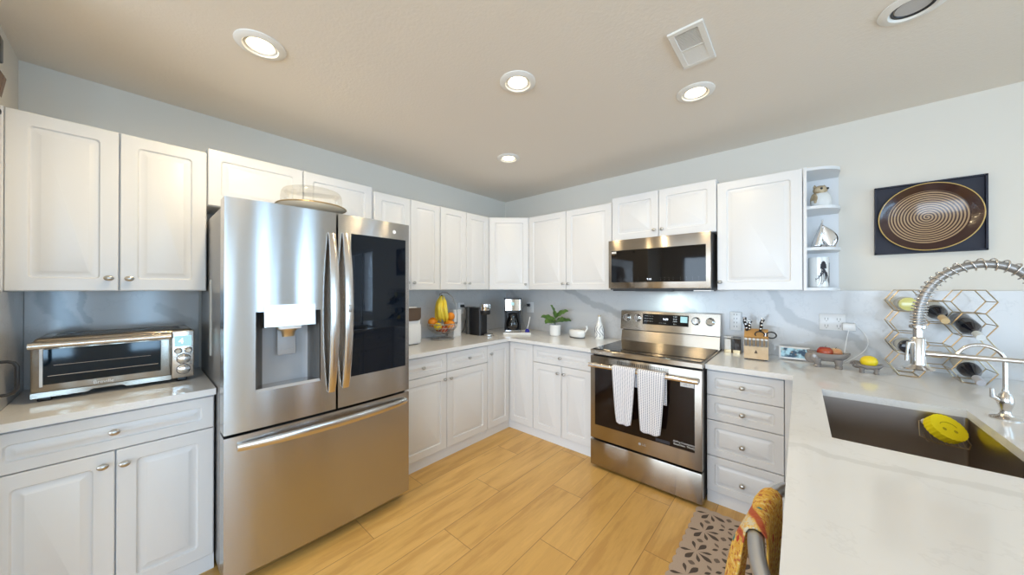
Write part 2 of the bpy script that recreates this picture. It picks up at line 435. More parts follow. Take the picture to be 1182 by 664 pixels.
def window(n, hole, axis, p, mull):
    h0, h1, z0, z1 = hole; bm = nb(); t = 0.05
    def bar(a, b, c, d):
        if axis == 'x': box(bm, a, b, p - 0.03, p + 0.03, c, d)
        else: box(bm, p - 0.03, p + 0.03, a, b, c, d)
    bar(h0, h1, z0, z0 + t); bar(h0, h1, z1 - t, z1); bar(h0, h0 + t, z0, z1); bar(h1 - t, h1, z0, z1)
    for i in range(1, mull): q = h0 + (h1 - h0) * i / mull; bar(q - 0.03, q + 0.03, z0, z1)
    f = struct('window_%d' % n, bm, 'white_in')
    bm = nb()
    if axis == 'x': box(bm, h0 + 0.02, h1 - 0.02, p - 0.004, p + 0.004, z0 + 0.02, z1 - 0.02)
    else: box(bm, p - 0.004, p + 0.004, h0 + 0.02, h1 - 0.02, z0 + 0.02, z1 - 0.02)
    g = obj('pane', bm, 'pane', f); g['kind'] = 'structure'
window(1, (4.6, 5.8, 0.9, 2.1), 'x', 0.05, 2)
for q, (e0, e1) in enumerate(EW): window(2 + q, (e0, e1, 0.25, 2.2), 'y', XE + 0.05, 1)  # made-up narrow layout in the east wall, shaped for reflection stripes
window(7, (0.5, 5.9, 0.25, 2.2), 'x', YS - 0.05, 4)

# ------------------------------------------------------------------ cabinet parts
def rrect(x0, x1, z0, z1, r, n=4):
    r = max(r, 0.0004); pts = []
    for cx, cz, a0 in ((x1 - r, z1 - r, 0), (x0 + r, z1 - r, 90), (x0 + r, z0 + r, 180), (x1 - r, z0 + r, 270)):
        for i in range(n + 1):
            a = math.radians(a0 + 90 * i / n); pts.append((cx + r * math.cos(a), cz + r * math.sin(a)))
    return pts
def panel_bm(x0, x1, z0, z1, yf, frame=0.055, th=0.019):
    """raised-panel front; outer face at y = yf (front towards -y)"""
    bm = nb(); w_, h_ = x1 - x0, z1 - z0
    fr = min(frame, 0.30 * min(w_, h_))
    k = min(1.0, fr / 0.05)
    rings = [(0.0, th, 0.001), (0.0, 0.003, 0.001), (0.003, 0.0, 0.002), (fr, 0.0, 0.014), (fr + 0.005 * k, 0.0085, 0.012),
             (fr + 0.010 * k, 0.0090, 0.010), (fr + 0.030 * k, 0.0020, 0.003), (fr + 0.033 * k, 0.0010, 0.002)]
    rows = []
    for ins, dep, r in rings:
        rows.append([bm.verts.new((x, yf + dep, z)) for x, z in rrect(x0 + ins, x1 - ins, z0 + ins, z1 - ins, r)])
    n = len(rows[0])
    for A, B in zip(rows[:-1], rows[1:]):
        for j in range(n): bm.faces.new((A[j], A[(j + 1) % n], B[(j + 1) % n], B[j]))
    bm.faces.new(rows[-1]); bm.faces.new(rows[0][::-1])
    return bm
_knob = {}
def knob(parent, x, z, yf, oval=1.0):
    key = round(oval, 2)
    if key not in _knob:
        bm = nb()
        lathe(bm, [(0, 0), (0.006, 0), (0.005, 0.010), (0.010, 0.014), (0.0135, 0.019), (0.0125, 0.024), (0.007, 0.0275), (0, 0.0285)], (0, 0, 0), 20, (0, -1, 0))
        for v in bm.verts:
            if -v.co.y > 0.011: v.co.x *= 1.15 * oval; v.co.z *= 0.92
        o = obj('knob', bm, 'nickel', parent); _knob[key] = o.data
    else:
        o = bpy.data.objects.new('knob', _knob[key]); C.objects.link(o); o.parent = parent
    o.location = (x, yf, z)
def front(t, name, x0, x1, z0, z1, d, kx=None, kz=None, frame=0.055, oval=1.0):
    g = 0.0022
    o = obj(name, panel_bm(x0 + g, x1 - g, z0 + g, z1 - g, -d, frame), 'white', t, 30)
    if kx is not None: knob(o, kx, kz, -d, oval)
    return o
RA = PI / 2; RP = -PI / 2
def wall_unit(label, loc, rz, width, z0, z1, d, splits, knobs, oval=1.0):
    """splits: door edges in local x; knobs: list of (x, z) or None per door"""
    t = thing('wall_cabinet', label, 'cabinet', loc, rz, None)
    bm = nb(); box(bm, 0.0006, width - 0.0006, -(d - 0.020), -0.0015, z0, z1, 0.001, 1); obj('carcass', bm, 'white_in', t)
    for (a, b), k in zip(zip(splits[:-1], splits[1:]), knobs):
        front(t, 'door', a, b, z0, z1, d, *(k if k else (None, None)), oval=oval)
    return t
UZ0, UZ1, UZ2 = 1.3605, 2.12, 2.154
wall_unit('white double wall cabinet above the toaster oven, left of the refrigerator', (0, -3.404, 0), RA, 0.618, UZ0, UZ1, 0.327, (0.004, 0.309, 0.616), ((0.278, 1.421), (0.341, 1.420)), 1.05)
bm = nb(); box(bm, -0.0050, 0.0045, -0.325, -0.02, UZ0, UZ1, 0.0008, 1); obj('filler_strip', bm, 'white', bpy.data.objects['wall_cabinet'])
wall_unit('short white double wall cabinet over the refrigerator behind the glass dome', (0, -2.7835, 0), RA, 0.935, 1.835, UZ2, 0.306, (0.0, 0.467, 0.935), ((0.43, 1.87), (0.50, 1.87)))
wall_unit('white double wall cabinet just right of the refrigerator, above the air fryer', (0, -1.846, 0), RA, 0.613, UZ0, UZ1, 0.327, (0.0, 0.313, 0.613), ((0.28, 1.421), (0.327 + 0.012, 1.421)))
wall_unit('white double wall cabinet above the fruit basket, beside the diagonal corner cabinet', (0, -1.231, 0), RA, 0.615, UZ0, UZ1, 0.327, (0.0, 0.308, 0.615), ((0.276, 1.424), (0.339, 1.424)))
wall_unit('white double wall cabinet above the potted plant and white bottle', (0.632, 0, 0), 0, 0.914, UZ0, UZ1, 0.327, (0.0, 0.452, 0.914), ((0.425, 1.418), (0.483, 1.418)))
wall_unit('short white double wall cabinet directly above the microwave', (1.548, 0, 0), 0, 0.780, 1.779, UZ2, 0.330, (0.0, 0.386, 0.780), ((0.357, 1.838), (0.415, 1.838)))
wall_unit('large single-door white wall cabinet between microwave and open end shelf', (2.330, 0, 0), 0, 0.457, UZ0, UZ1, 0.327, (0.0, 0.457), ((0.020, 1.418),))
# diagonal corner wall cabinet
t = thing('corner_wall_cabinet', 'white diagonal corner wall cabinet with one door above the coffee maker', 'cabinet', (0, 0, 0))
bm = nb(); prism(bm, [(0.0015, -0.0015), (0.0015, -0.6145), (0.305, -0.6145), (0.6300, -0.309), (0.6300, -0.0015)], UZ0, UZ1); obj('carcass', bm, 'white_in', t)
ax, ay, bx, by = 0.327, -0.614, 0.630, -0.327
L_ = math.hypot(bx - ax, by - ay); ang = math.atan2(by - ay, bx - ax)
o = obj('door', panel_bm(0.003, L_ - 0.003, UZ0 + 0.002, UZ1 - 0.002, 0.0), 'white', t, 30)
o.location = (ax, ay, 0); o.rotation_euler = (0, 0, ang); knob(o, L_ - 0.035, 1.418, 0.0)
# open end shelf, quarter-round boards
t = thing('open_end_shelf', 'white open end shelf with rounded boards holding three ornaments', 'shelf', (2.789, 0, 0))
bm = nb(); box(bm, 0.0, 0.016, -0.327, -0.0015, UZ0, UZ1); box(bm, 0.016, 0.175, -0.014, -0.0015, UZ0, UZ1); obj('carcass', bm, 'white', t)
SHZ = (UZ0, 1.609, 1.864, UZ1 - 0.018)
for z in SHZ:
    pts = [(0.016, -0.014), (0.016, -0.300)] + [(0.016 + 0.158 * math.sin(a), -0.165 - 0.135 * math.cos(a)) for a in [PI / 2 * i / 12 for i in range(1, 13)]] + [(0.174, -0.014)]
    bm = nb(); prism(bm, pts, z, z + 0.018); obj('shelf_board', bm, 'white', t)

# ------------------------------------------------------------------ base cabinets
BD = 0.6185; BT = ZC - 0.030; BZ = 0.080; DZ = 0.697
def base_unit(label, loc, rz, width, fronts, name='base_cabinet', x_off=0.0):
    """fronts: (kind, x0, x1, z0, z1, kx, kz)"""
    t = thing(name, label, 'cabinet', loc, rz)
    bm = nb(); box(bm, 0.0006, width - 0.0006, -(BD - 0.020), -0.0015, 0.075, BT - 0.001, 0.001, 1); obj('carcass', bm, 'white_in', t)
    bm = nb(); box(bm, 0.0006, width - 0.0006, -0.600, -0.02, 0.0, 0.0745); obj('toe_kick', bm, 'white_in', t)
    for k, a, b, z0, z1, kx, kz in fronts:
        front(t, k, a, b, z0, z1, BD, kx, kz, 0.055 if k == 'door' else 0.042, 1.05 if rz == RA and loc[1] < -2.5 else 1.0)
    return t
DT = BT - 0.012
base_unit('white base cabinet with one wide drawer below the toaster oven', (0, -3.404, 0), RA, 0.618,
          (('drawer', 0.004, 0.616, DZ, DT, 0.305, 0.777), ('door', 0.004, 0.308, BZ, DZ, 0.275, 0.645), ('door', 0.308, 0.616, BZ, DZ, 0.333, 0.636)))
bm = nb(); box(bm, -0.0050, 0.0045, -0.6165, -0.02, 0.0, BT - 0.001, 0.0008, 1); obj('filler_strip', bm, 'white', bpy.data.objects['base_cabinet'])
base_unit('white two-drawer two-door base cabinet right of the refrigerator, below the fruit basket', (0, -1.846, 0), RA, 0.929,
          (('drawer', 0.0, 0.465, DZ, DT, 0.236, 0.770), ('drawer', 0.465, 0.929, DZ, DT, 0.698, 0.775), ('door', 0.0, 0.465, BZ, DZ, 0.436, 0.643), ('door', 0.465, 0.929, BZ, DZ, 0.497, 0.641)))
base_unit('white base cabinet with one drawer left of the range, below the potted plant', (0.907, 0, 0), 0, 0.641,
          (('drawer', 0.0, 0.600, DZ, DT, 0.305, 0.768), ('door', 0.0, 0.310, BZ, DZ, 0.282, 0.635), ('door', 0.310, 0.600, BZ, DZ, 0.343, 0.635)))
# corner base
t = thing('corner_base_cabinet', 'white inside-corner base cabinet with two narrow doors meeting in the corner', 'cabinet', (0, 0, 0))
bm = nb(); prism(bm, [(0.0015, -0.0015), (0.0015, -0.9165), (0.5985, -0.9165), (0.5985, -0.5985), (0.9065, -0.5985), (0.9065, -0.0015)], 0.075, BT - 0.001); obj('carcass', bm, 'white_in', t)
bm = nb(); prism(bm, [(0.02, -0.02), (0.02, -0.9165), (0.600, -0.9165), (0.600, -0.600), (0.9065, -0.600), (0.9065, -0.02)], 0.0, 0.0745); obj('toe_kick', bm, 'white_in', t)
o = obj('door', panel_bm(0.0022, 0.2975, BZ, DT, -BD), 'white', t, 30); o.location = (0, -0.9165, 0); o.rotation_euler = (0, 0, RA); knob(o, 0.033, 0.768, -BD)
o = obj('door', panel_bm(0.6195, 0.9045, BZ, DT, -BD), 'white', t, 30)
# drawer stack right of range
base_unit('cream white four-drawer base cabinet right of the range', (2.3175, 0, 0), 0, 0.388,
          (('drawer', 0.0, 0.388, 0.693, DT, 0.190, 0.769), ('drawer', 0.0, 0.388, 0.535, 0.693, 0.190, 0.605), ('drawer', 0.0, 0.388, 0.307, 0.535, 0.190, 0.409), ('drawer', 0.0, 0.388, BZ, 0.307, 0.190, 0.178)), 'drawer_cabinet')
# peninsula: filler + sink cabinet + end panel (facing -x)
t = thing('sink_cabinet', 'white peninsula sink cabinet seen edge-on beside the four-drawer cabinet', 'cabinet', (0, 0, 0))
PX = 2.775
bm = nb(); box(bm, PX + 0.02, 3.40, -1.728, -1.700, 0.0, BT - 0.001); box(bm, PX + 0.02, 3.40, -0.60, -0.002, 0.0, BT - 0.001); box(bm, 3.382, 3.40, -1.70, -0.60, 0.0, BT - 0.001)
box(bm, PX + 0.02, PX + 0.038, -1.70, -0.60, 0.075, BT - 0.001); box(bm, PX + 0.038, 3.382, -1.70, -0.60, 0.075, 0.093)
obj('carcass', bm, 'white_in', t)
bm = nb(); box(bm, 2.7065, PX + 0.02, -0.6185, -0.5985, 0.0, BT - 0.001, 0.001, 1); obj('filler_strip', bm, 'white', t)
bm = nb(); box(bm, PX + 0.022, PX + 0.04, -1.728, -0.6185, 0.0, 0.0745); obj('toe_kick', bm, 'white_in', t)
for a, b, kk in ((0.0, 0.535, 0.50), (0.535, 1.070, 0.57)):
    o = obj('door', panel_bm(a + 0.003, b - 0.003, BZ, DZ, 0.0), 'white', t, 30); o.location = (PX, -0.655, 0); o.rotation_euler = (0, 0, RP); knob(o, kk, 0.635, 0.0)
    o = obj('drawer', panel_bm(a + 0.003, b - 0.003, DZ + 0.003, DT, 0.0, 0.042), 'white', t, 30); o.location = (PX, -0.655, 0); o.rotation_euler = (0, 0, RP); knob(o, (a + b) / 2, 0.770, 0.0)
bm = nb(); box(bm, PX, 3.40, -2.56, -2.338, 0.0, BT - 0.001, 0.001, 1)
tag(obj('end_panel', bm, 'white'), 'white boxed end of the peninsula beyond the dishwasher', 'cabinet')

# ------------------------------------------------------------------ worktops and splashbacks
def slab_bm(xs, ys, keep, z0, z1):
    bm = nb(); V = {}
    def v(i, j, z):
        if (i, j, z) not in V: V[(i, j, z)] = bm.verts.new((xs[i], ys[j], z))
        return V[(i, j, z)]
    cells = {(i, j) for i in range(len(xs) - 1) for j in range(len(ys) - 1) if keep(i, j)}
    for i, j in cells:
        bm.faces.new((v(i, j, z1), v(i + 1, j, z1), v(i + 1, j + 1, z1), v(i, j + 1, z1)))
        bm.faces.new((v(i, j, z0), v(i, j + 1, z0), v(i + 1, j + 1, z0), v(i + 1, j, z0)))
        for di, dj, a, b in ((-1, 0, (i, j + 1), (i, j)), (1, 0, (i + 1, j), (i + 1, j + 1)), (0, -1, (i, j), (i + 1, j)), (0, 1, (i + 1, j + 1), (i, j + 1))):
            if (i + di, j + dj) not in cells: bm.faces.new((v(*a, z0), v(*b, z0), v(*b, z1), v(*a, z1)))
    es = [e for e in bm.edges if len(e.link_faces) == 2 and e.calc_face_angle(0) > 0.5]
    bmesh.ops.bevel(bm, geom=es, offset=0.0025, segments=2, affect='EDGES')
    return bm
o = obj('worktop', slab_bm([0.0015, 0.6505], [-3.389, -2.786], lambda i, j: True, BT, ZC), 'top'); tag(o, 'white quartz worktop under the toaster oven, left of the refrigerator', 'worktop')
o = obj('worktop', slab_bm([0.0015, 0.6505, 1.5465], [-1.846, -0.6505, -0.0015], lambda i, j: i == 0 or j == 1, BT, ZC), 'top'); tag(o, 'white quartz L-shaped worktop running from the refrigerator round the corner to the range', 'worktop')
SX0, SX1, SY0, SY1 = 2.848, 3.266, -1.562, -0.882
o = obj('worktop', slab_bm([2.3165, 2.744, SX0, SX1, 3.72], [-2.60, SY0, SY1, -0.6505, -0.0015], lambda i, j: (j == 3 or i > 0) and not (i == 2 and j == 1), BT, ZC), 'top'); tag(o, 'white quartz worktop from the range over the peninsula, with the sink cut into it', 'worktop')
bm = nb(); box(bm, 0.0015, 0.019, -3.3895, -2.79, ZC + 0.0005, 1.3595); tag(obj('backsplash', bm, 'splash'), 'grey-veined quartz splashback behind the toaster oven', 'backsplash')
bm = nb(); box(bm, 0.0015, 0.86, -3.4095, -3.3905, ZC - 0.03, 1.3595); tag(obj('backsplash', bm, 'splash'), 'quartz splashback on the short end wall beside the toaster oven', 'backsplash')
bm = nb(); box(bm, 0.0015, 0.019, -1.86, -0.0205, ZC + 0.0005, 1.3595); tag(obj('backsplash', bm, 'splash'), 'quartz splashback behind the fruit basket and pod machine', 'backsplash')
bm = nb(); box(bm, 0.0015, 3.72, -0.0195, -0.0015, ZC + 0.0005, 1.3595); tag(obj('backsplash', bm, 'splash'), 'long grey-veined quartz splashback behind the range, knife block and wine rack', 'backsplash')

# ------------------------------------------------------------------ refrigerator
FW = 0.918; FY = -2.7835
fr = thing('refrigerator', 'stainless steel french-door refrigerator with dispenser, dark glass door and bottom freezer', 'refrigerator', (0, FY, 0), RA)
bm = nb(); box(bm, 0.004, FW - 0.004, -0.720, -0.03, 0.03, 1.755, 0.004); box(bm, 0.03, FW - 0.03, -0.70, -0.06, 0.0, 0.04); obj('body', bm, 'grey_side', fr)
def fdep(x): u = (x - FW / 2) / (FW / 2); return 0.845 + 0.016 * (1 - u * u)
def curved(x0, x1, z0, z1, hole=None, yb_=0.745, n=12):
    bm = nb()
    xs = [x0 + (x1 - x0) * i / n for i in range(n + 1)]; zs = [z0, z1]
    if hole:
        hx0, hx1, hz0, hz1 = hole; xs = sorted(set(xs + [hx0, hx1])); zs = [z0, hz0, hz1, z1]
    V = {}
    def v(i, j): 
        if (i, j) not in V: V[(i, j)] = bm.verts.new((xs[i], -fdep(xs[i]), zs[j]))
        return V[(i, j)]
    for i in range(len(xs) - 1):
        for j in range(len(zs) - 1):
            if hole and xs[i] >= hole[0] - 1e-6 and xs[i + 1] <= hole[1] + 1e-6 and j == 1: continue
            bm.faces.new((v(i, j), v(i + 1, j), v(i + 1, j + 1), v(i, j + 1)))
    # sides/back
    bl = [bm.verts.new((x, -yb_, z)) for x, z in ((x0, z0), (x1, z0), (x1, z1), (x0, z1))]
    nx = len(xs) - 1; nz = len(zs) - 1
    bm.faces.new([v(i, 0) for i in range(nx + 1)][::-1] + [bl[0], bl[1]])
    bm.faces.new([v(i, nz) for i in range(nx + 1)] + [bl[2], bl[3]])
    bm.faces.new([v(0, j) for j in range(nz + 1)] + [bl[3], bl[0]])
    bm.faces.new([v(nx, j) for j in range(nz + 1)][::-1] + [bl[1], bl[2]])
    bm.faces.new(bl)
    return bm
MID = 0.468; FZ = 1.786; FG = 0.714
dh = (0.112, 0.386, 0.884, 1.261)
ld = obj('door', curved(0.0, MID - 0.0055, FG, FZ, dh), 'steel', fr, 25, recalc=True); ld['label'] = 'left door with ice and water dispenser'
rd = obj('door', curved(MID + 0.0055, FW, FG, FZ), 'steel', fr, 25); rd['label'] = 'right door with dark glass panel'
fz = obj('freezer_drawer', curved(0.0, FW, 0.058, FG - 0.014), 'steel', fr, 25)
# hinge covers
for x in (0.03, FW - 0.11):
    bm = nb(); box(bm, x, x + 0.08, -0.80, -0.66, 1.757, 1.782, 0.004); obj('hinge_cover', bm, 'grey_side', fr)
bm = nb(); box(bm, 0.02, FW - 0.02, -0.744, -0.7215, 0.10, 1.745); box(bm, 0.01, 0.06, -0.76, -0.72, FG - 0.012, FG - 0.002); box(bm, FW - 0.07, FW - 0.004, -0.80, -0.72, FG - 0.012, FG - 0.002); obj('gasket', bm, 'dark', fr)
# dispenser recess
bm = nb()
x0, x1, z0, z1 = dh; yb_ = -0.760; yo = -0.848
n = 8
prof = [(x0, yo)] + [(x0 + 0.012 + 0.05 * (1 - math.cos(a)), yb_ - 0.06 * (1 - math.sin(a))) for a in [PI / 2 * i / n for i in range(n + 1)]]
prof += [(x1 - (p[0] - x0), p[1]) for p in prof[::-1]]
zz = [z0 + 0.012, z1]
lo = [bm.verts.new((x, y, zz[0])) for x, y in prof]; hi = [bm.verts.new((x, y, zz[1])) for x, y in prof]
for i in range(len(prof) - 1):
    f = bm.faces.new((lo[i], lo[i + 1], hi[i + 1], hi[i])); f.material_index = 1 if prof[i][1] < yb_ - 0.008 else 0
f = bm.faces.new(hi); f.material_index = 1
f = bm.faces.new(lo[::-1]); f.material_index = 2
a = [bm.verts.new(p) for p in ((x0, -fdep(x0), z0), (x1, -fdep(x1), z0), (x1, yo, zz[0]), (x0, yo, zz[0]))]; f = bm.faces.new(a); f.material_index = 0
rc = obj('dispenser_recess', bm, ['grey_plastic', 'dark_grey', 'steel_handle'], fr, 30, recalc=False)
bm = nb(); prism_x(bm, [(-0.862, 1.293), (-0.866, 1.187), (-0.800, 1.176), (-0.780, 1.20), (-0.780, 1.258), (-0.84, 1.270), (-0.84, 1.293)], 0.142, 0.361); pn = obj('control_panel', bm, 'steel_handle', fr)
for i in range(5): text('panel_print', '\u2014', 0.012, 'print_grey', pn, (0.172 + i * 0.038, -0.8658, 1.222), ext=0.0002)
text('panel_print', 'ThinQ', 0.014, 'print_grey', pn, (0.262, -0.8635, 1.279), ext=0.0002)
bm = nb(); lathe(bm, [(0, -0.045), (0.022, -0.045), (0.026, -0.02), (0.046, 0.0), (0.046, 0.012), (0, 0.012)], (0.252, -0.815, 1.175), 28, sx=1.15, sy=0.8); obj('nozzle', bm, 'gold_rim', rc)
bm = nb(); box(bm, 0.205, 0.300, -0.858, -0.80, 1.170, 1.186, 0.006); obj('nozzle_cap', bm, 'white_plastic', rc)
bm = nb(); box(bm, 0.210, 0.292, -0.795, -0.785, 1.035, 1.165, 0.006); box(bm, 0.225, 0.277, -0.800, -0.79, 1.058, 1.064, 0.001); obj('paddle', bm, 'grey_plastic', rc)
# dark glass in right door
def gl(x0, x1, z0, z1, off, th=0.004):
    bm = nb(); n = 8; A = []; B = []
    for i in range(n + 1):
        x = x0 + (x1 - x0) * i / n; y = -fdep(x)
        A.append((bm.verts.new((x, y - off, z0)), bm.verts.new((x, y - off, z1)))); B.append((bm.verts.new((x, y + 0.002, z0)), bm.verts.new((x, y + 0.002, z1))))
    for i in range(n):
        bm.faces.new((A[i][0], A[i + 1][0], A[i + 1][1], A[i][1])); bm.faces.new((B[i][0], B[i][1], B[i + 1][1], B[i + 1][0]))
        bm.faces.new((A[i][0], B[i][0], B[i + 1][0], A[i + 1][0])); bm.faces.new((A[i][1], A[i + 1][1], B[i + 1][1], B[i][1]))
    bm.faces.new((A[0][0], A[0][1], B[0][1], B[0][0])); bm.faces.new((A[n][0], B[n][0], B[n][1], A[n][1]))
    return bm
obj('glass_panel', gl(0.543, 0.892, 0.874, 1.684, 0.0015), 'door_glass', rd, 25)
def bow_handle(p0, p1, out, w_, name, parent, mat='steel_handle', th=0.014, n=24, side=None):
    """bowed flat bar from p0 to p1, bulging towards -y by out"""
    bm = nb(); p0 = Vector(p0); p1 = Vector(p1); d = (p1 - p0); s = Vector((1, 0, 0)) if abs(d.z) > abs(d.x) else Vector((0, 0, 1))
    rows = []
    for i in range(n + 1):
        t_ = i / n; b = out * (0.22 + 0.78 * (1 - (2 * t_ - 1) ** 2) ** 0.85)
        p = p0 + d * t_
        if side: p = p + Vector((0, 0, side * math.sin(PI * t_)))
        yf = p.y - b; hw = w_ / 2 * (0.75 + 0.25 * math.sin(PI * t_))
        thk = th if 0 < i < n else th
        rows.append([bm.verts.new(Vector((p.x, yf, p.z)) - s * hw), bm.verts.new(Vector((p.x, yf - 0.004, p.z)) - s * hw * 0.5), bm.verts.new(Vector((p.x, yf - 0.004, p.z)) + s * hw * 0.5), bm.verts.new(Vector((p.x, yf, p.z)) + s * hw),
                     bm.verts.new(Vector((p.x, yf + thk, p.z)) + s * hw), bm.verts.new(Vector((p.x, yf + thk, p.z)) - s * hw)])
    for A, B in zip(rows[:-1], rows[1:]):
        for j in range(6): bm.faces.new((A[j], A[(j + 1) % 6], B[(j + 1) % 6], B[j]))
    bm.faces.new(rows[0]); bm.faces.new(rows[-1][::-1])
    return obj(name, bm, mat, parent, 40)
bow_handle((0.438, -0.862, 0.815), (0.438, -0.862, 1.672), 0.062, 0.042, 'handle', ld)
h = bow_handle((0.510, -0.862, 0.823), (0.510, -0.862, 1.680), 0.062, 0.042, 'handle', rd)
bm = nb(); box(bm, 0.501, 0.519, -0.9295, -0.923, 1.245, 1.285, 0.001); obj('open_button', bm, 'nickel', h)
bow_handle((0.045, -0.852, 0.652), (0.893, -0.852, 0.652), 0.062, 0.040, 'handle', fz, th=0.018)
def lg_logo(parent, x, y, z, s, mat, word=True):
    bm = nb(); lathe(bm, [(0, 0), (s, 0), (s, 0.0012), (0, 0.0012)], (x, y, z), 24, (0, -1, 0)); o = obj('logo', bm, mat, parent)
    text('logo_letters', 'LG', s * 1.2, 'print_white' if mat != 'nickel' else 'print_grey', parent, (x, y - 0.0015, z), ext=0.0002)
    if word: text('logo_letters', 'LG', s * 2.3, mat, parent, (x + s * 3.0, y - 0.0006, z), ext=0.0004)
lg_logo(rd, 0.811, -fdep(0.811) - 0.0002, 1.728, 0.011, 'print_white', False)
text('logo_letters', 'ThinQ', 0.012, 'print_grey', rd, (0.80, -fdep(0.80) - 0.0008, 0.855), ext=0.0002)
bm = nb(); box(bm, -0.0012, 0.0042, -0.44, -0.405, 1.02, 1.42); obj('energy_sticker', bm, 'label_paper', fr)

# cake carrier on the refrigerator
ck = thing('cake_carrier', 'clear domed cake carrier with tan rim sitting on top of the refrigerator', 'cake stand', (0.60, -2.355, 1.7555))
bm = nb(); lathe(bm, [(0, 0), (0.075, 0), (0.07, 0.006), (0.022, 0.02), (0.020, 0.068), (0.06, 0.078), (0.165, 0.086), (0.178, 0.096), (0.174, 0.099), (0.160, 0.091), (0, 0.088)], seg=56); obj('plate', bm, 'cream', ck)
bm = nb(); lathe(bm, [(0.1785, 0.092), (0.182, 0.096), (0.1785, 0.100), (0.175, 0.0995)], seg=56); obj('rim', bm, 'gold_rim', ck)
bm = nb(); lathe(bm, [(0.158, 0.092), (0.157, 0.150), (0.154, 0.172), (0.145, 0.186), (0.128, 0.193), (0.0, 0.198)], seg=56); obj('dome', bm, 'dome', ck, 60)

# ------------------------------------------------------------------ range
RX0, RW = 1.5500, 0.7640
rg = thing('range', 'stainless steel electric range with black glass cooktop and oven window', 'stove', (RX0, 0, 0))
bm = nb(); box(bm, 0.003, RW - 0.003, -0.675, -0.03, 0.025, 0.868); 
for x in (0.05, RW - 0.05):
    for y in (-0.6, -0.1): cyl(bm, (x, y, 0), (x, y, 0.03), 0.02)
obj('body', bm, 'dark', rg)
bm = nb(); prism_x(bm, [(-0.135, 0.905), (-0.716, 0.905), (-0.722, 0.900), (-0.722, 0.872), (-0.714, 0.868), (-0.03, 0.868), (-0.03, 0.905)], 0.0, RW); obj('cooktop_frame', bm, 'steel_range', rg)
bm = nb(); box(bm, 0.010, RW - 0.010, -0.700, -0.14, 0.9045, 0.9095, 0.001, 1)
cook = obj('cooktop_glass', bm, 'black_gloss', rg)
MAT['burner'] = pm('burner_print', (0.06, 0.06, 0.062), 0.12, coat=0.3)
for x, y, r in ((0.19, -0.53, 0.10), (0.56, -0.53, 0.12), (0.19, -0.26, 0.08), (0.56, -0.26, 0.08), (0.38, -0.24, 0.05)):
    bm = nb(); lathe(bm, [(r - 0.003, 0.9096), (r - 0.003, 0.9099), (r, 0.9099), (r, 0.9096)], (x, y, 0), 40); obj('burner_ring', bm, 'burner', cook)
bm = nb(); prism_x(bm, [(-0.03, 0.9), (-0.138, 0.9), (-0.118, 1.000), (-0.03, 1.000)], 0.0, RW); obj('back_riser', bm, 'steel_range', rg)
bm = nb(); box(bm, 0.006, RW - 0.006, -0.108, -0.03, 1.0, 1.008); obj('gap_strip', bm, 'dark', rg)
bm = nb(); prism_x(bm, [(-0.03, 1.007), (-0.122, 1.007), (-0.100, 1.172), (-0.03, 1.175)], -0.012, RW + 0.002); bg_ = obj('control_panel', bm, 'steel_range', rg)
TA = math.atan2(0.022, 0.165)
def on_panel(z): return -0.122 + 0.022 * (z - 1.007) / 0.165
def panel_box(name, x0, x1, z0, z1, mat, parent, proud=0.0018):
    bm = nb(); prism_x(bm, [(on_panel(z0) + 0.002, z0), (on_panel(z0) - proud, z0), (on_panel(z1) - proud, z1), (on_panel(z1) + 0.002, z1)], x0, x1); return obj(name, bm, mat, parent)
d = panel_box('display', 0.183, 0.547, 1.063, 1.152, 'black_gloss', bg_)
panel_box('display_screen', 0.487, 0.538, 1.094, 1.142, 'screen', d, 0.0026)
rt = (PI / 2 - TA, 0, 0)
def ptxt(s, x, z, size, mat, par): text('display_print', s, size, mat, par, (x, on_panel(z) - 0.0022, z), rt, ext=0.0003)
ptxt('9:09', 0.372, 1.112, 0.024, 'digits', d)
for r_ in range(3):
    ptxt('\u2013 \u2013\u2013 \u2013\u2013 \u2013', 0.235, 1.135 - 0.022 * r_, 0.018, 'print_white', d)
for r_, s in enumerate(('1 2 3', '4 5 6', '7 8 9')): ptxt(s, 0.445, 1.138 - 0.020 * r_, 0.015, 'print_white', d)
ptxt('0  \u2022', 0.445, 1.077, 0.014, 'print_white', d); ptxt('\u2013  \u2022  \u2013  \u2013\u2013', 0.35, 1.081, 0.014, 'print_white', d)
for x in (0.044, 0.140, 0.600, 0.700):
    z = 1.112
    bm = nb(); lathe(bm, [(0, 0), (0.032, 0), (0.032, 0.006), (0.027, 0.010), (0.0255, 0.030), (0.022, 0.034), (0, 0.034)], (0, 0, 0), 28, (0, -1, 0)); box(bm, -0.004, 0.004, -0.037, -0.033, -0.02, 0.02)
    o = obj('knob', bm, 'chrome', bg_); o.location = (x, on_panel(z), z); o.rotation_euler = (-TA, random.uniform(-0.6, 0.6), 0)
# oven door
bm = nb(); box(bm, 0.0, RW, -0.722, -0.678, 0.228, 0.858, 0.004)
od = obj('oven_door', bm, 'steel_range', rg)
bm = nb(); box(bm, 0.038, RW - 0.042, -0.7235, -0.720, 0.334, 0.785, 0.001, 1); obj('oven_window', bm, 'oven_glass', od)
bm = nb()
for i in range(34): x = 0.215 + i * 0.0105; box(bm, x, x + 0.005, -0.7228, -0.7215, 0.818, 0.842)
sl = obj('vent_slots', bm, 'dark', od)
bm = nb()
tube(bm, [(0.012, -0.775, 0.797), (RW - 0.012, -0.775, 0.797)], 0.0125, 16, flat=1.25)
for x in (0.030, RW - 0.030): box(bm, x - 0.018, x + 0.018, -0.772, -0.7222, 0.783, 0.809, 0.004)
obj('handle', bm, 'steel_handle', od)
bm = nb(); box(bm, RW - 0.125, RW - 0.045, -0.7245, -0.7234, 0.742, 0.772); st = obj('sticker', bm, 'print_white', od)
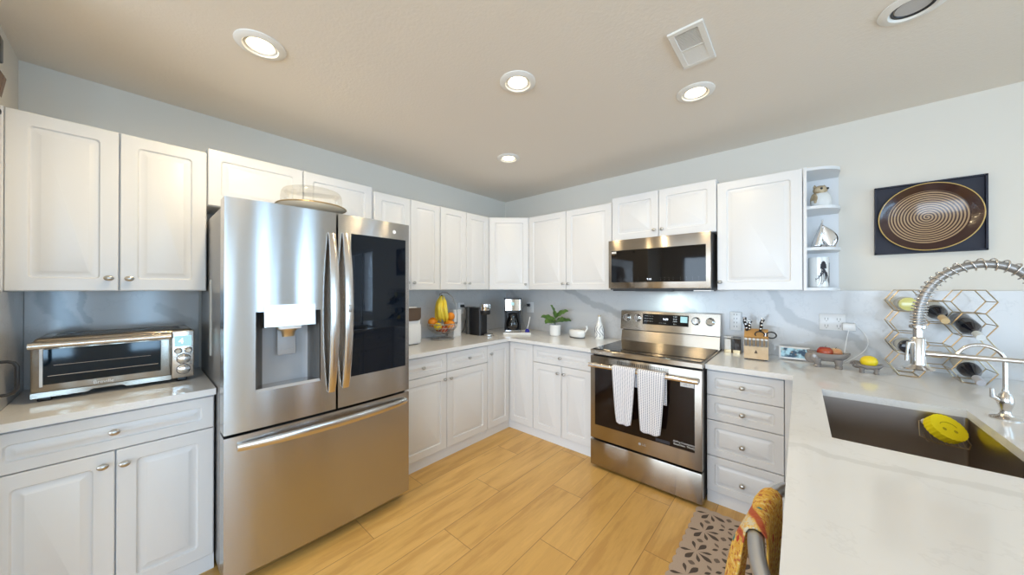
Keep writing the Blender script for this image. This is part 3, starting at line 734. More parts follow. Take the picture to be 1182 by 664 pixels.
text('sticker_print', 'LG \u2022\u2022', 0.018, 'print_grey', st, (RW - 0.085, -0.7248, 0.757), ext=0.0001)
bm = nb(); box(bm, 0.485, 0.575, -0.7242, -0.7234, 0.342, 0.362); obj('sticker', bm, 'print_black', od)
for z, s in ((0.377, 'AirFry Convection'), (0.360, 'EasyClean  ThinQ')): text('window_print', s, 0.017, 'print_white', od, (0.66, -0.7238, z), ext=0.0001)
lg_logo(od, 0.378, -0.722, 0.287, 0.0095, 'print_grey')
bm = nb(); box(bm, 0.0, RW, -0.722, -0.678, 0.022, 0.214, 0.004); obj('warming_drawer', bm, 'steel_range', rg)

# tea towels on the oven handle
def towel_material(name):
    m, nt, p = new_mat(name); k = N(nt)
    uv = k.new('ShaderNodeUVMap').outputs[0]; u, v, _ = k.xyz(uv)
    fu = k.m('FRACT', k.m('MULTIPLY', u, 12.0)); fv = k.m('FRACT', k.m('MULTIPLY', v, 74.0))
    a = k.rng(k.m('ABSOLUTE', k.m('SUBTRACT', fu, 0.5)), 0.17, 0.25, 1.0, 0.0)
    b = k.rng(k.m('ABSOLUTE', k.m('SUBTRACT', fv, 0.5)), 0.20, 0.30, 1.0, 0.0)
    nt.links.new(k.mix(k.m('MULTIPLY', a, b), (0.84, 0.84, 0.86), (0.05, 0.06, 0.20)), p.inputs['Base Color'])
    p.inputs['Roughness'].default_value = 0.9
    return m
TM = towel_material('blue_dotted_cotton')
def tea_towel(label, xt0, xt1, xb0, xb1, ztop, zbot, back, nm='tea_towel'):
    """hangs over the handle bar at y=-0.775, z=0.797"""
    L1 = ztop - zbot; tot = L1 + 0.05 + back
    def f(u, v):
        s = v * tot
        fold = 0.006 * math.sin(u * PI * 3.2) * min(1.0, s / 0.10) 
        if s < L1:      # front drop, from bottom to top
            t_ = s / L1; w0 = xb0 + (xt0 - xb0) * t_ ** 0.6; w1 = xb1 + (xt1 - xb1) * t_ ** 0.6
            x = w0 + (w1 - w0) * u; rnd_ = 0.012 * (abs(2 * u - 1) ** 4) * (1 if t_ < 0.02 else 0)
            return (x, -0.7905 - 0.006 * math.sin(u * PI * 3.0 + 0.5) * (1 - t_) - 0.002, zbot + s + rnd_)
        s -= L1; x = xt0 + (xt1 - xt0) * u
        if s < 0.05:
            a = PI * s / 0.05; return (x, -0.775 - 0.0165 * math.cos(a), ztop + 0.0165 * math.sin(a))
        s -= 0.05
        return (x + 0.004, -0.757, ztop - s)
    bm = nb(); sheet(bm, f, 18, 60)
    o = obj(nm, bm, TM, None, 60); solid(o, 0.0025); tag(o, label, 'towel', 'blue dotted tea towels on the oven handle')
    return o
tea_towel('white tea towel with blue dots on oven handle, the narrower left one', 1.757, 1.921, 1.795, 1.886, 0.806, 0.417, 0.12)
tea_towel('white tea towel with blue dots on oven handle, the longer right one', 1.937, 2.113, 1.962, 2.080, 0.806, 0.402, 0.20)

# ------------------------------------------------------------------ microwave
mw = thing('microwave', 'stainless over-the-range microwave with black glass front', 'microwave', (1.552, 0, 0))
MW = 0.754
bm = nb(); box(bm, 0.002, MW - 0.002, -0.372, -0.004, 1.362, 1.776, 0.002); obj('body', bm, 'dark_grey', mw)
bm = nb(); box(bm, 0.0, MW, -0.405, -0.3725, 1.375, 1.774, 0.003); md = obj('door', bm, 'steel_range', mw)
bm = nb(); box(bm, 0.026, 0.724, -0.4062, -0.403, 1.424, 1.687, 0.001, 1); g = obj('glass_panel', bm, 'black_gloss', md)
text('panel_print', '9:10', 0.020, 'digits', g, (0.335, -0.4064, 1.446), ext=0.0002)
for x in (0.15, 0.20, 0.25, 0.42, 0.45, 0.48, 0.51, 0.56, 0.60, 0.64, 0.68):
    for z in (1.441, 1.456): text('panel_print', '\u2013', 0.012, 'print_grey', g, (x, -0.4064, z), ext=0.0002)
bm = nb(); box(bm, 0.030, 0.068, -0.4068, -0.4062, 1.664, 1.680); st = obj('sticker', bm, 'print_white', md)
text('sticker_print', 'LG', 0.012, 'print_grey', st, (0.049, -0.407, 1.672), ext=0.0001)
bm = nb(); box(bm, 0.02, MW - 0.02, -0.36, -0.10, 1.352, 1.362); box(bm, 0.22, 0.50, -0.385, -0.36, 1.350, 1.364); obj('vent_grille', bm, 'black', mw)
bm = nb(); box(bm, MW - 0.11, MW + 0.0, -0.395, -0.30, 1.354, 1.361); obj('lamp_cover', bm, 'white_plastic', mw)
hl = bpy.data.lights.new('microwave_lamp', 'AREA'); hl.size = 0.06; hl.energy = 0.9; hl.color = (0.75, 0.95, 1.0)
hlo = bpy.data.objects.new('microwave_lamp', hl); C.objects.link(hlo); hlo.parent = mw; hlo.location = (0.42, -0.16, 1.348)

# ------------------------------------------------------------------ toaster oven
to = thing('toaster_oven', 'brushed stainless countertop toaster oven with dark window and round dials', 'toaster oven', (0.0, -3.333, ZC), RA)
TW = 0.497
bm = nb(); box(bm, 0.004, TW - 0.004, -0.350, -0.06, 0.018, 0.268, 0.018, 4)
obj('body', bm, 'steel_range', to)
bm = nb()
for i in range(8): y = -0.32 + i * 0.03; box(bm, 0.05, TW - 0.05, y, y + 0.004, 0.2675, 0.2686)
obj('top_vents', bm, 'dark', to)
bm = nb(); prism_y(bm, [(0.002, 0.018), (0.150, 0.018), (0.163, 0.028), (0.250, 0.028), (0.262, 0.018), (0.410, 0.018), (0.410, 0.040), (0.002, 0.040)], -0.362, -0.349); obj('lower_trim', bm, 'steel_range', to)
bm = nb(); box(bm, 0.002, 0.408, -0.368, -0.349, 0.041, 0.256, 0.006, 3); dr = obj('door', bm, 'steel_range', to)
bm = nb(); box(bm, 0.033, 0.374, -0.3695, -0.366, 0.072, 0.222, 0.001, 1); 
MAT['toaster_glass'] = pm('toaster_window', (0.004, 0.012, 0.022), 0.05, spec=0.4)
wn_ = obj('window', bm, 'toaster_glass', dr)
bm = nb(); box(bm, 0.024, 0.033, -0.3705, -0.367, 0.064, 0.228, 0.001, 1); obj('window_trim', bm, 'white_plastic', dr)
bm = nb()
cyl(bm, (0.045, -0.3699, 0.108), (0.365, -0.3699, 0.108), 0.0014, seg=8); cyl(bm, (0.06, -0.3697, 0.152), (0.34, -0.3697, 0.152), 0.0007, seg=6); obj('rack_wire', bm, 'silver', wn_)
bm = nb(); tube(bm, [(0.0, -0.400, 0.242), (0.408, -0.400, 0.242)], 0.0125, 18)
for x in (0.018, 0.392): tube(bm, [(x - 0.018, -0.400, 0.242), (x + 0.016, -0.400, 0.242)], 0.0145, 18); box(bm, x - 0.012, x + 0.012, -0.398, -0.366, 0.234, 0.250, 0.003)
obj('handle', bm, 'steel_handle', dr)
text('brand_letters', 'Breville', 0.020, 'print_white', dr, (0.195, -0.3684, 0.055), ext=0.0003)
bm = nb(); box(bm, 0.411, TW - 0.003, -0.366, -0.349, 0.020, 0.262, 0.005, 3); cp = obj('control_panel', bm, 'steel_handle', to)
bm = nb(); box(bm, 0.421, 0.484, -0.3675, -0.365, 0.182, 0.236, 0.001, 1); sc_ = obj('screen', bm, 'screen', cp)
text('screen_print', '4', 0.040, 'digits', sc_, (0.445, -0.3678, 0.208), ext=0.0002)
for x, z, r in ((0.435, 0.160, 0.0125), (0.472, 0.160, 0.0125), (0.454, 0.117, 0.021), (0.454, 0.063, 0.021)):
    bm = nb(); lathe(bm, [(0, 0), (r * 1.12, 0), (r * 1.12, 0.004), (r * 0.92, 0.006), (r * 0.88, 0.016), (r * 0.7, 0.018), (0, 0.018)], (x, -0.366, z), 28, (0, -1, 0), mi=0)
    lathe(bm, [(r * 1.13, 0.0), (r * 1.25, 0.0), (r * 1.25, 0.0015), (r * 1.13, 0.0015)], (x, -0.366, z), 28, (0, -1, 0), mi=1)
    obj('dial', bm, ['chrome', 'print_black'], cp)
for x, z in ((0.430, 0.138), (0.480, 0.140), (0.482, 0.098), (0.482, 0.088)):
    text('dial_print', '\u2022', 0.018, 'print_black', cp, (x, -0.3664, z), ext=0.0002)
for x in (0.035, TW - 0.045):
    for y in (-0.335, -0.09):
        bm = nb(); box(bm, x - 0.018, x + 0.018, y - 0.012, y + 0.012, 0.0, 0.019, 0.003); obj('foot', bm, 'black', to)

# ------------------------------------------------------------------ end-wall fittings
bm = nb(); tube(bm, [(0.70, -3.391, 1.118), (0.70, -3.335, 1.118), (0.70, -3.322, 1.112), (0.70, -3.316, 1.098), (0.70, -3.316, 1.022), (0.70, -3.322, 1.008), (0.70, -3.335, 1.002), (0.70, -3.391, 1.002)], 0.006, 10)
tag(obj('wall_hook_bar', bm, 'black'), 'black C-shaped metal bar on the end wall left of the toaster oven', 'towel bar')
t = thing('wall_ornament', 'black and bronze ornament high on the end wall, at the upper left edge', 'wall ornament', (0.64, -3.41, 0.225))
bm = nb(); box(bm, -0.03, 0.03, 0.0, 0.052, 1.955, 2.045, 0.006); obj('backplate', bm, 'black', t)
bm = nb(); prism_x(bm, [(0.0, 1.93), (0.05, 1.92), (0.060, 1.90), (0.05, 1.83), (0.02, 1.87), (0.0, 1.88)], -0.015, 0.015); obj('pendant', bm, 'brown', t)
bm = nb(); ball(bm, (0, 0.035, 1.775), 0.018); cyl(bm, (0, 0.001, 1.775), (0, 0.03, 1.775), 0.005, seg=10); obj('knob', bm, 'black', t)

# ------------------------------------------------------------------ things on the L worktop
Z = ZC + 0.0003
t = thing('air_fryer', 'white air fryer with dark top panel beside the refrigerator, left of the fruit basket', 'air fryer', (0.175, -1.555, Z))
def rr(x0, x1, y0, y1, r, n=6):
    return rrect(x0, x1, y0, y1, r, n)
bm = nb(); prism(bm, rr(-0.13, 0.125, -0.145, 0.145, 0.03), 0.008, 0.30); box(bm, -0.11, 0.10, -0.12, 0.12, 0.298, 0.322, 0.01, 3); obj('body', bm, 'white_plastic', t)
pts = [(0.03 + 0, 0)]
bm = nb()
q = [(-0.13, 0.205), (0.10, 0.205)] + [(0.10 + 0.034 * math.sin(a), 0.239 - 0.034 * math.cos(a)) for a in [PI / 2 * i / 6 for i in range(1, 7)]] + [(0.134, 0.315), (-0.13, 0.315)]
prism_x(bm, q, 0.1252, 0.134); obj('top_panel', bm, 'brown', t)
bm = nb(); box(bm, 0.1252, 0.131, -0.115, 0.135, 0.015, 0.175, 0.003); box(bm, 0.131, 0.165, -0.02, 0.02, 0.06, 0.16, 0.008); obj('basket_drawer', bm, 'white_plastic', t)
bm = nb(); box(bm, -0.11, 0.11, -0.12, 0.12, 0.0, 0.009); obj('base', bm, 'black', t)

# fruit basket
BX, BY = 0.215, -1.125
fb = thing('fruit_basket', 'round chrome wire fruit basket with banana hook', 'fruit basket', (BX, BY, Z))
bm = nb()
def bowl_r(h): return 0.055 + 0.085 * math.sin(min(1, h) * PI / 2)
for h_ in (0.0, 0.35, 0.7, 1.0):
    r = bowl_r(h_); tube(bm, [(r * math.cos(a), r * math.sin(a), 0.055 + 0.095 * h_ ** 1.4) for a in [2 * PI * i / 40 for i in range(40)]], 0.003 if h_ < 1 else 0.004, 6, closed=True)
for i in range(26):
    a = 2 * PI * i / 26
    tube(bm, [(bowl_r(s) * math.cos(a + 0.5 * s), bowl_r(s) * math.sin(a + 0.5 * s), 0.055 + 0.095 * s ** 1.4) for s in [j / 8 for j in range(9)]], 0.0021, 5)
obj('wire_bowl', bm, 'nickel', fb)
bm = nb()
tube(bm, [(0.105 * math.cos(a), 0.105 * math.sin(a), 0.004) for a in [2 * PI * i / 40 for i in range(40)]], 0.004, 6, closed=True)
for a in (0.6, 2.2, 3.8, 5.4): tube(bm, [(0.105 * math.cos(a), 0.105 * math.sin(a), 0.004), (0.085 * math.cos(a), 0.085 * math.sin(a), 0.03), (0.06 * math.cos(a), 0.06 * math.sin(a), 0.056)], 0.0025, 6)
obj('base_ring', bm, 'nickel', fb)
bm = nb()
dx, dy = 0.752, 0.659     # camera-right direction
hook = [(0.14, 0.15), (0.142, 0.24), (0.128, 0.33), (0.09, 0.405), (0.045, 0.440), (0.0, 0.442), (-0.028, 0.425), (-0.022, 0.405)]
pts = []
for i in range(len(hook) - 1):
    for j in range(4): s = j / 4; pts.append(tuple(hook[i][q] * (1 - s) + hook[i + 1][q] * s for q in (0, 1)))
pts.append(hook[-1])
tube(bm, [(a * dx, a * dy, b) for a, b in pts], 0.0042, 8)
obj('banana_hook', bm, 'grey_side', fb)
# fruit
def fruit(name, mat, loc, r, label, group, sz=1.0, sx=1.0, stem=True, rot=0.0):
    t = thing(name, label, name, loc, rot, group)
    bm = nb()
    n = 16; prof = []
    for i in range(n + 1):
        a = PI * i / n; rr_ = math.sin(a) * r; h_ = -math.cos(a) * r * sz
        if name == 'apple':
            h_ -= 0.22 * r * math.exp(-((a - PI) / 0.35) ** 2); h_ += 0.12 * r * math.exp(-(a / 0.35) ** 2); rr_ *= 1 + 0.06 * -math.cos(a)
        if name == 'lemon': rr_ = rr_ * 0.9 if 0.12 < i / n < 0.88 else rr_ * 0.6
        prof.append((0 if i in (0, n) else rr_, h_))
    lathe(bm, prof, (0, 0, 0), 28, (0, 0, 1) if name != 'lemon' else (1, 0.2, 0.1)); obj('skin', bm, mat, t, 80)
    if stem:
        bm = nb()
        if name == 'apple': tube(bm, [(0, 0, r * 0.70), (0.002, 0, r * 0.9), (0.005, 0, r * 1.08)], 0.0016, 6)
        else: lathe(bm, [(0, 0.002), (0.004, 0.002), (0.003, 0), (0.0, -0.002)], (0, 0, r * sz), 8)
        obj('stem', bm, 'stem', t)
    return t
def at(a, b, c): return (BX + a * dx + b * 0.659, BY + a * dy - b * 0.752, Z + c)   # a: right, b: towards camera
G = 'oranges in the wire fruit basket'
fruit('orange', 'orange', at(-0.085, 0.03, 0.163), 0.045, 'orange at the left rim of the wire basket, left of the bananas', G)
fruit('orange', 'orange', at(0.082, 0.035, 0.140), 0.043, 'lowest orange at the right front of the wire basket', G)
fruit('orange', 'orange', at(0.070, -0.040, 0.212), 0.040, 'topmost orange at the right of the wire basket', G)
fruit('orange', 'orange', at(0.042, -0.045, 0.150), 0.038, 'orange tucked directly right of the bananas', G)
fruit('lemon', 'lemon', at(-0.022, 0.094, 0.131), 0.038, 'lemon at the front of the wire basket under the bananas', 'lemons', stem=False)
fruit('apple', 'apple', at(0.025, 0.045, 0.098), 0.040, 'dark red apple low at the front of the wire basket', 'apples in the wire basket', stem=False)
fruit('apple', 'apple', at(-0.04, -0.03, 0.102), 0.038, 'red apple at the bottom of the basket behind the lemon', 'apples in the wire basket', stem=False)
bn = thing('banana_bunch', 'bunch of yellow bananas hanging from the basket hook', 'bananas', at(-0.004, 0.01, 0.0))
cs = Vector((dx, dy, 0)); cf = Vector((0.659, -0.752, 0))
for (s0, s1, s2, f0) in ((-0.012, -0.055, -0.040, 0.01), (0.004, -0.012, 0.030, 0.045), (0.018, 0.050, 0.050, 0.03), (0.0, -0.02, -0.01, 0.06)):
    n = 16; pts = []; rs = []
    for i in range(n + 1):
        u = i / n; side = (1 - u) ** 2 * s0 + 2 * u * (1 - u) * s1 + u * u * s2; fo = f0 * math.sin(PI * min(1, u * 1.05)) + 0.004
        pts.append(cs * side + cf * fo + Vector((0, 0, 0.412 - 0.245 * u)))
        rs.append(0.004 + 0.0165 * min(1, max(0, (u - 0.04) / 0.20)) * (1 if u < 0.82 else max(0.25, 1 - (u - 0.82) / 0.22)))
    bm = nb(); tube(bm, pts, rs, 10); b_ = obj('banana', bm, 'banana', bn, 60)
    bm = nb(); e = Vector(pts[-1]); tube(bm, [e, e + Vector((0, 0, -0.006))], [0.005, 0.003], 8); obj('tip', bm, 'banana_tip', b_)
bm = nb(); tube(bm, [(0, 0, 0.405), cs * 0.003 + Vector((0, 0, 0.420))], [0.012, 0.008], 10); obj('crown', bm, 'banana_tip', bn)

# tall white canister
t = thing('canister', 'tall plain white canister standing behind the fruit basket', 'canister', (0.125, -0.905, Z))
bm = nb(); prism(bm, rr(-0.05, 0.05, -0.05, 0.05, 0.012), 0.0, 0.250); obj('body', bm, 'white_plastic', t)
bm = nb(); prism(bm, rr(-0.051, 0.051, -0.051, 0.051, 0.012), 0.251, 0.268); obj('lid', bm, 'white_plastic', t)
# wall plug and cord for the pod machine
t = thing('power_cord', 'black cord plugged into the wall left of the pod coffee machine', 'cord', (0.0195, -0.735, 0))
bm = nb(); box(bm, 0.0, 0.006, -0.04, 0.04, 1.10, 1.22, 0.002); obj('outlet_plate', bm, 'white_plastic', t)
bm = nb(); box(bm, 0.006, 0.045, -0.016, 0.016, 1.17, 1.20, 0.006); obj('plug', bm, 'black', t)
bm = nb(); tube(bm, [(0.045, 0.0, 1.185), (0.065, 0.01, 1.165), (0.07, 0.02, 1.10), (0.06, 0.015, 1.02), (0.045, 0.005, 0.94), (0.03, -0.01, 0.905), (0.02, -0.04, 0.8965), (0.015, -0.075, 0.8965)], 0.0035, 6); obj('cable', bm, 'black', t)

# pod coffee machine (faces +x)
t = thing('pod_coffee_machine', 'black pod coffee machine with chrome brewing head', 'coffee machine', (0.172, -0.685, Z))
bm = nb(); prism(bm, rr(-0.02, 0.155, -0.060, 0.060, 0.03), 0.0, 0.282); obj('body', bm, 'black', t)
bm = nb(); prism(bm, rr(-0.075, -0.022, -0.058, 0.058, 0.02), 0.0, 0.285); obj('water_tank', bm, 'dark_grey', t)
bm = nb(); lathe(bm, [(0, 0.215), (0.048, 0.215), (0.052, 0.222), (0.052, 0.258), (0, 0.258)], (0.172, 0, 0), 36); obj('head_base', bm, 'black', t)
bm = nb(); lathe(bm, [(0.0, 0.258), (0.056, 0.258), (0.057, 0.262), (0.056, 0.318), (0.050, 0.326), (0, 0.328)], (0.172, 0, 0), 36); obj('brewing_head', bm, 'chrome', t)
bm = nb(); lathe(bm, [(0, 0), (0.045, 0), (0.048, 0.004), (0.048, 0.020), (0.043, 0.024), (0, 0.024)], (0.225, 0, 0), 32); obj('cup_stand', bm, 'nickel', t)

# drip coffee maker on its tray, set diagonally
ca = math.radians(41.2)
t = thing('serving_tray', 'white rectangular tray under the drip coffee maker', 'tray', (0.503, -0.370, Z), ca)
bm = nb(); box(bm, -0.145, 0.145, -0.09, 0.155, 0.0, 0.012, 0.003); 
for s in ((-0.145, 0.145, -0.09, -0.084), (-0.145, 0.145, 0.149, 0.155), (-0.145, -0.139, -0.084, 0.149), (0.139, 0.145, -0.084, 0.149)): box(bm, *s, 0.010, 0.021, 0.001, 1)
obj('tray_body', bm, 'white_ceramic', t)
cm = thing('coffee_maker', 'black and chrome drip coffee maker with glass carafe in the corner', 'coffee maker', (0.430, -0.355, Z + 0.0122), ca)
bm = nb(); prism(bm, rr(-0.088, 0.088, -0.075, 0.065, 0.015), 0.0, 0.024); obj('base', bm, 'chrome', cm)
bm = nb(); prism(bm, rr(-0.088, 0.088, 0.02, 0.085, 0.015), 0.0241, 0.235); 
for s in (-1, 1): box(bm, min(s * 0.088, s * 0.074), max(s * 0.088, s * 0.074), -0.045, 0.03, 0.0241, 0.235, 0.003)
obj('back_column', bm, 'black', cm)
bm = nb(); prism(bm, rr(-0.092, 0.092, -0.075, 0.085, 0.02), 0.2355, 0.352); hd = obj('brew_housing', bm, 'chrome', cm)
bm = nb(); prism(bm, rr(-0.094, 0.094, -0.078, 0.087, 0.02), 0.3525, 0.366); obj('lid', bm, 'black', cm)
bm = nb(); prism(bm, rr(-0.090, 0.090, -0.074, 0.084, 0.02), 0.225, 0.2352); obj('housing_band', bm, 'black', cm)
bm = nb(); box(bm, -0.016, 0.016, -0.077, -0.0745, 0.290, 0.322, 0.002); obj('clock_display', bm, 'screen', hd)
MAT['carafe'] = clear_glass('carafe_glass', tint=(0.35, 0.33, 0.32), gloss=1.0, base=0.10)
bm = nb(); lathe(bm, [(0, 0.026), (0.055, 0.026), (0.066, 0.05), (0.068, 0.09), (0.058, 0.14), (0.046, 0.165), (0.048, 0.180), (0.0, 0.181)], (0, -0.012, 0), 32); cf_ = obj('carafe', bm, 'carafe', cm, 60)
bm = nb(); lathe(bm, [(0.0, 0.1815), (0.049, 0.1815), (0.050, 0.195), (0.03, 0.203), (0, 0.204)], (0, -0.012, 0), 32); box(bm, -0.009, 0.009, -0.115, -0.098, 0.06, 0.185, 0.004); box(bm, -0.009, 0.009, -0.110, -0.045, 0.180, 0.195, 0.003); obj('carafe_handle', bm, 'black', cf_)
# white brush in blue holder
t = thing('dish_brush', 'white-handled brush standing in a cobalt blue holder on the tray', 'brush', (0.562, -0.268, Z + 0.0122), ca)
bm = nb(); lathe(bm, [(0, 0), (0.024, 0), (0.026, 0.012), (0.016, 0.03), (0.010, 0.036), (0, 0.036)], seg=24); obj('holder', bm, 'blue', t)
bm = nb(); tube(bm, [(0, 0, 0.034), (0.018, 0, 0.10), (0.030, 0, 0.165)], [0.004, 0.005, 0.006], 8); obj('handle', bm, 'white_plastic', t)
# cord and outlet behind
t = thing('wall_outlet', 'white wall outlet with black plug beside the drip coffee maker', 'outlet', (0.40, -0.0195, 0))
bm = nb(); box(bm, -0.035, 0.06, -0.006, 0.0, 1.095, 1.215, 0.002); obj('outlet_plate', bm, 'white_plastic', t)
bm = nb(); box(bm, -0.016, 0.016, -0.04, -0.006, 1.165, 1.195, 0.005); obj('plug', bm, 'black', t)
bm = nb(); tube(bm, [(0, -0.04, 1.18), (-0.03, -0.06, 1.175), (-0.05, -0.07, 1.14), (-0.055, -0.07, 1.06), (-0.045, -0.06, 0.98), (-0.02, -0.05, 0.92), (-0.03, -0.06, 0.8975)], 0.0035, 6); obj('cable', bm, 'print_grey', t)

# fiddle-leaf plant
pl = thing('potted_plant', 'small fiddle-leaf plant in a white cylindrical pot', 'plant', (0.885, -0.215, Z))
bm = nb(); lathe(bm, [(0, 0), (0.050, 0), (0.056, 0.006), (0.060, 0.112), (0.055, 0.112), (0.053, 0.10), (0, 0.10)], seg=36); obj('pot', bm, 'white_ceramic', pl)
bm = nb(); lathe(bm, [(0, 0.1005), (0.0525, 0.1005), (0.048, 0.106), (0, 0.108)], seg=24); obj('soil', bm, 'soil', pl)
bm = nb(); tube(bm, [(0, 0, 0.10), (0.004, 0, 0.16), (0, 0.002, 0.215)], [0.005, 0.004, 0.003], 8); obj('stem', bm, 'stem', pl)
def leaf(base, az, el, ln, wd, droop):
    wd *= 1.15; rho = R_(33)
    """az: angle in the picture's right(0)/towards camera(90) frame"""
    hd_ = cs * math.cos(az) + cf * math.sin(az); sd = Vector((0, 0, 1)).cross(hd_).normalized()
    base = Vector(base)
    sg = -1.0 if sd.dot(cf) > 0 else 1.0
    def f(u, v):
        s = v; w_ = wd * (math.sin(PI * min(1, s) ** 0.8) ** 0.75) * (0.72 + 0.45 * s) if 0 < s < 1 else 0.0008
        e = el - droop * s
        p = base + hd_ * (ln * (s * math.cos(el - droop * s / 2))) + Vector((0, 0, ln * s * math.sin(el - droop * s / 2)))
        nrm = (-hd_ * math.sin(e) + Vector((0, 0, math.cos(e))))
        k_ = (u - 0.5) * 2; sd2 = sd * math.cos(rho) + nrm * (math.sin(rho) * sg)
        return p + sd2 * k_ * w_ + nrm * (0.012 * k_ * k_ - 0.004 * math.sin(s * 20) * abs(k_))
    bm = nb(); sheet(bm, f, 8, 16); o = obj('leaf', bm, 'leaf', pl, 70); solid(o, 0.0012)
R_ = math.radians
for b_, az, el, ln, wd, dr_ in (((0, 0, 0.19), R_(165), R_(78), 0.13, 0.038, 0.4), ((0, 0, 0.17), R_(10), R_(50), 0.155, 0.036, 0.7), ((0, 0, 0.14), R_(185), R_(38), 0.150, 0.036, 0.75),
                               ((0, 0, 0.13), R_(60), R_(40), 0.13, 0.044, 1.1), ((0, 0, 0.13), R_(0), R_(22), 0.165, 0.030, 0.6), ((0, 0, 0.12), R_(140), R_(40), 0.14, 0.042, 1.3),
                               ((0, 0, 0.18), R_(100), R_(70), 0.085, 0.026, 0.5),):
    leaf(b_, az, el, ln, wd, dr_)

# butter dish
bd = thing('butter_dish', 'white ceramic covered dish with a curled handle on a dark trivet', 'dish', (1.135, -0.205, Z), R_(-8))
bm = nb(); prism(bm, [(0.085 * math.cos(a), 0.05 * math.sin(a)) for a in [2 * PI * i / 32 for i in range(32)]], 0.0, 0.010); obj('trivet', bm, 'dark_grey', bd)
bm = nb(); lathe(bm, [(0, 0.0105), (0.072, 0.0105), (0.080, 0.020), (0.084, 0.050), (0.084, 0.066), (0.080, 0.074), (0.070, 0.079), (0, 0.081)], seg=36, sx=1.08, sy=0.62); obj('bowl', bm, 'white_ceramic', bd)
bm = nb(); tube(bm, [(0.075, 0, 0.058), (0.100, 0, 0.072), (0.118, 0, 0.098), (0.112, 0, 0.122), (0.100, 0, 0.118)], [0.013, 0.010, 0.008, 0.008, 0.006], 10); obj('handle', bm, 'white_ceramic', bd)

# decorated bottle
bo = thing('oil_bottle', 'white ceramic oil bottle with blue scribble pattern left of the range', 'bottle', (1.342, -0.150, Z))
bm = nb(); lathe(bm, [(0, 0), (0.040, 0), (0.043, 0.008), (0.043, 0.085), (0.036, 0.120), (0.018, 0.165), (0.013, 0.185), (0.013, 0.215), (0, 0.215)], seg=32); body = obj('body', bm, 'white_ceramic', bo)
bm = nb(); lathe(bm, [(0, 0.2152), (0.014, 0.2152), (0.014, 0.226), (0, 0.228)], seg=20); obj('cap', bm, 'gold_rim', bo)
for i in range(9):
    a0 = i * 0.7; z0_ = 0.012 + 0.012 * (i % 3)
    pts = []
    for j in range(22):
        u = j / 21; a = a0 + 0.45 * math.sin(u * 5 + i); zz_ = z0_ + 0.095 * u; r = 0.0432 if zz_ < 0.085 else 0.0432 - 0.007 * (zz_ - 0.085) / 0.035
        pts.append((r * math.cos(a), r * math.sin(a), zz_))
    bm = nb(); tube(bm, pts, 0.0022, 5); obj('painted_line', bm, 'ink', body)

# ------------------------------------------------------------------ right of the range
t = thing('wall_outlet', 'white multi-socket wall tap on the splashback behind the knife block', 'outlet', (2.405, -0.0195, 0))
bm = nb(); box(bm, -0.036, 0.036, -0.028, 0.0, 1.055, 1.195, 0.005); pt_ = obj('tap_body', bm, 'white_plastic', t)
for z in (1.085, 1.115, 1.145, 1.175):
    bm = nb(); box(bm, -0.012, -0.008, -0.0288, -0.0278, z - 0.006, z + 0.006); box(bm, 0.006, 0.010, -0.0288, -0.0278, z - 0.006, z + 0.006); obj('socket', bm, 'print_grey', pt_)
t = thing('wall_outlet', 'white double outlet with switch plate on the splashback behind the large footed bowl', 'outlet', (2.87, -0.0195, 0))
bm = nb(); box(bm, 0.0, 0.125, -0.007, 0.0, 1.098, 1.205, 0.002); pt_ = obj('outlet_plate', bm, 'white_plastic', t)
for x in (0.034, 0.092):
    for z in (1.127, 1.172):
        bm = nb(); box(bm, x - 0.009, x - 0.006, -0.0082, -0.0068, z - 0.008, z + 0.008); box(bm, x + 0.006, x + 0.009, -0.0082, -0.0068, z - 0.008, z + 0.008); cyl(bm, (x, -0.0068, z - 0.014), (x, -0.0082, z - 0.014), 0.003, seg=10); obj('socket', bm, 'print_grey', pt_)
t = thing('phone_charger', 'white cube charger with a looping white cable in the double outlet', 'charger', (3.005, -0.0195, 0))
bm = nb(); box(bm, -0.028, 0.032, -0.045, -0.0005, 1.103, 1.152, 0.006); obj('adapter', bm, 'white_plastic', t)
bm = nb(); tube(bm, arc(30, lambda s: (0.03 + 0.075 * math.sin(PI * s) - 0.10 * s * 0.5, -0.05 - 0.03 * s, 1.145 - 0.24 * s)), 0.0022, 6)
tube(bm, arc(12, lambda s: (0.0 - 0.03 * s, -0.046 - 0.05 * s, 1.11 - 0.205 * s + 0.02 * math.sin(PI * s))), 0.0022, 6); obj('cable', bm, 'white_plastic', t)

for x, mt, lb in ((2.362, 'salt', 'glass salt jar with white contents, left of the pair beside the range'), (2.418, 'pepper', 'glass pepper jar with dark contents beside the knife block')):
    t = thing('spice_jar', lb, 'jar', (x, -0.085, Z))
    bm = nb(); prism(bm, rr(-0.0245, 0.0245, -0.0245, 0.0245, 0.005), 0.0, 0.022); obj('base', bm, 'gold_rim', t)
    bm = nb(); prism(bm, rr(-0.021, 0.021, -0.021, 0.021, 0.005), 0.0225, 0.100); obj('contents', bm, mt, t)
    bm = nb(); prism(bm, rr(-0.0242, 0.0242, -0.0242, 0.0242, 0.005), 0.0222, 0.112); obj('glass', bm, 'glass', t)
    bm = nb(); prism(bm, rr(-0.0245, 0.0245, -0.0245, 0.0245, 0.005), 0.1122, 0.118); obj('lid', bm, 'white_ceramic' if mt == 'salt' else 'dark_grey', t)

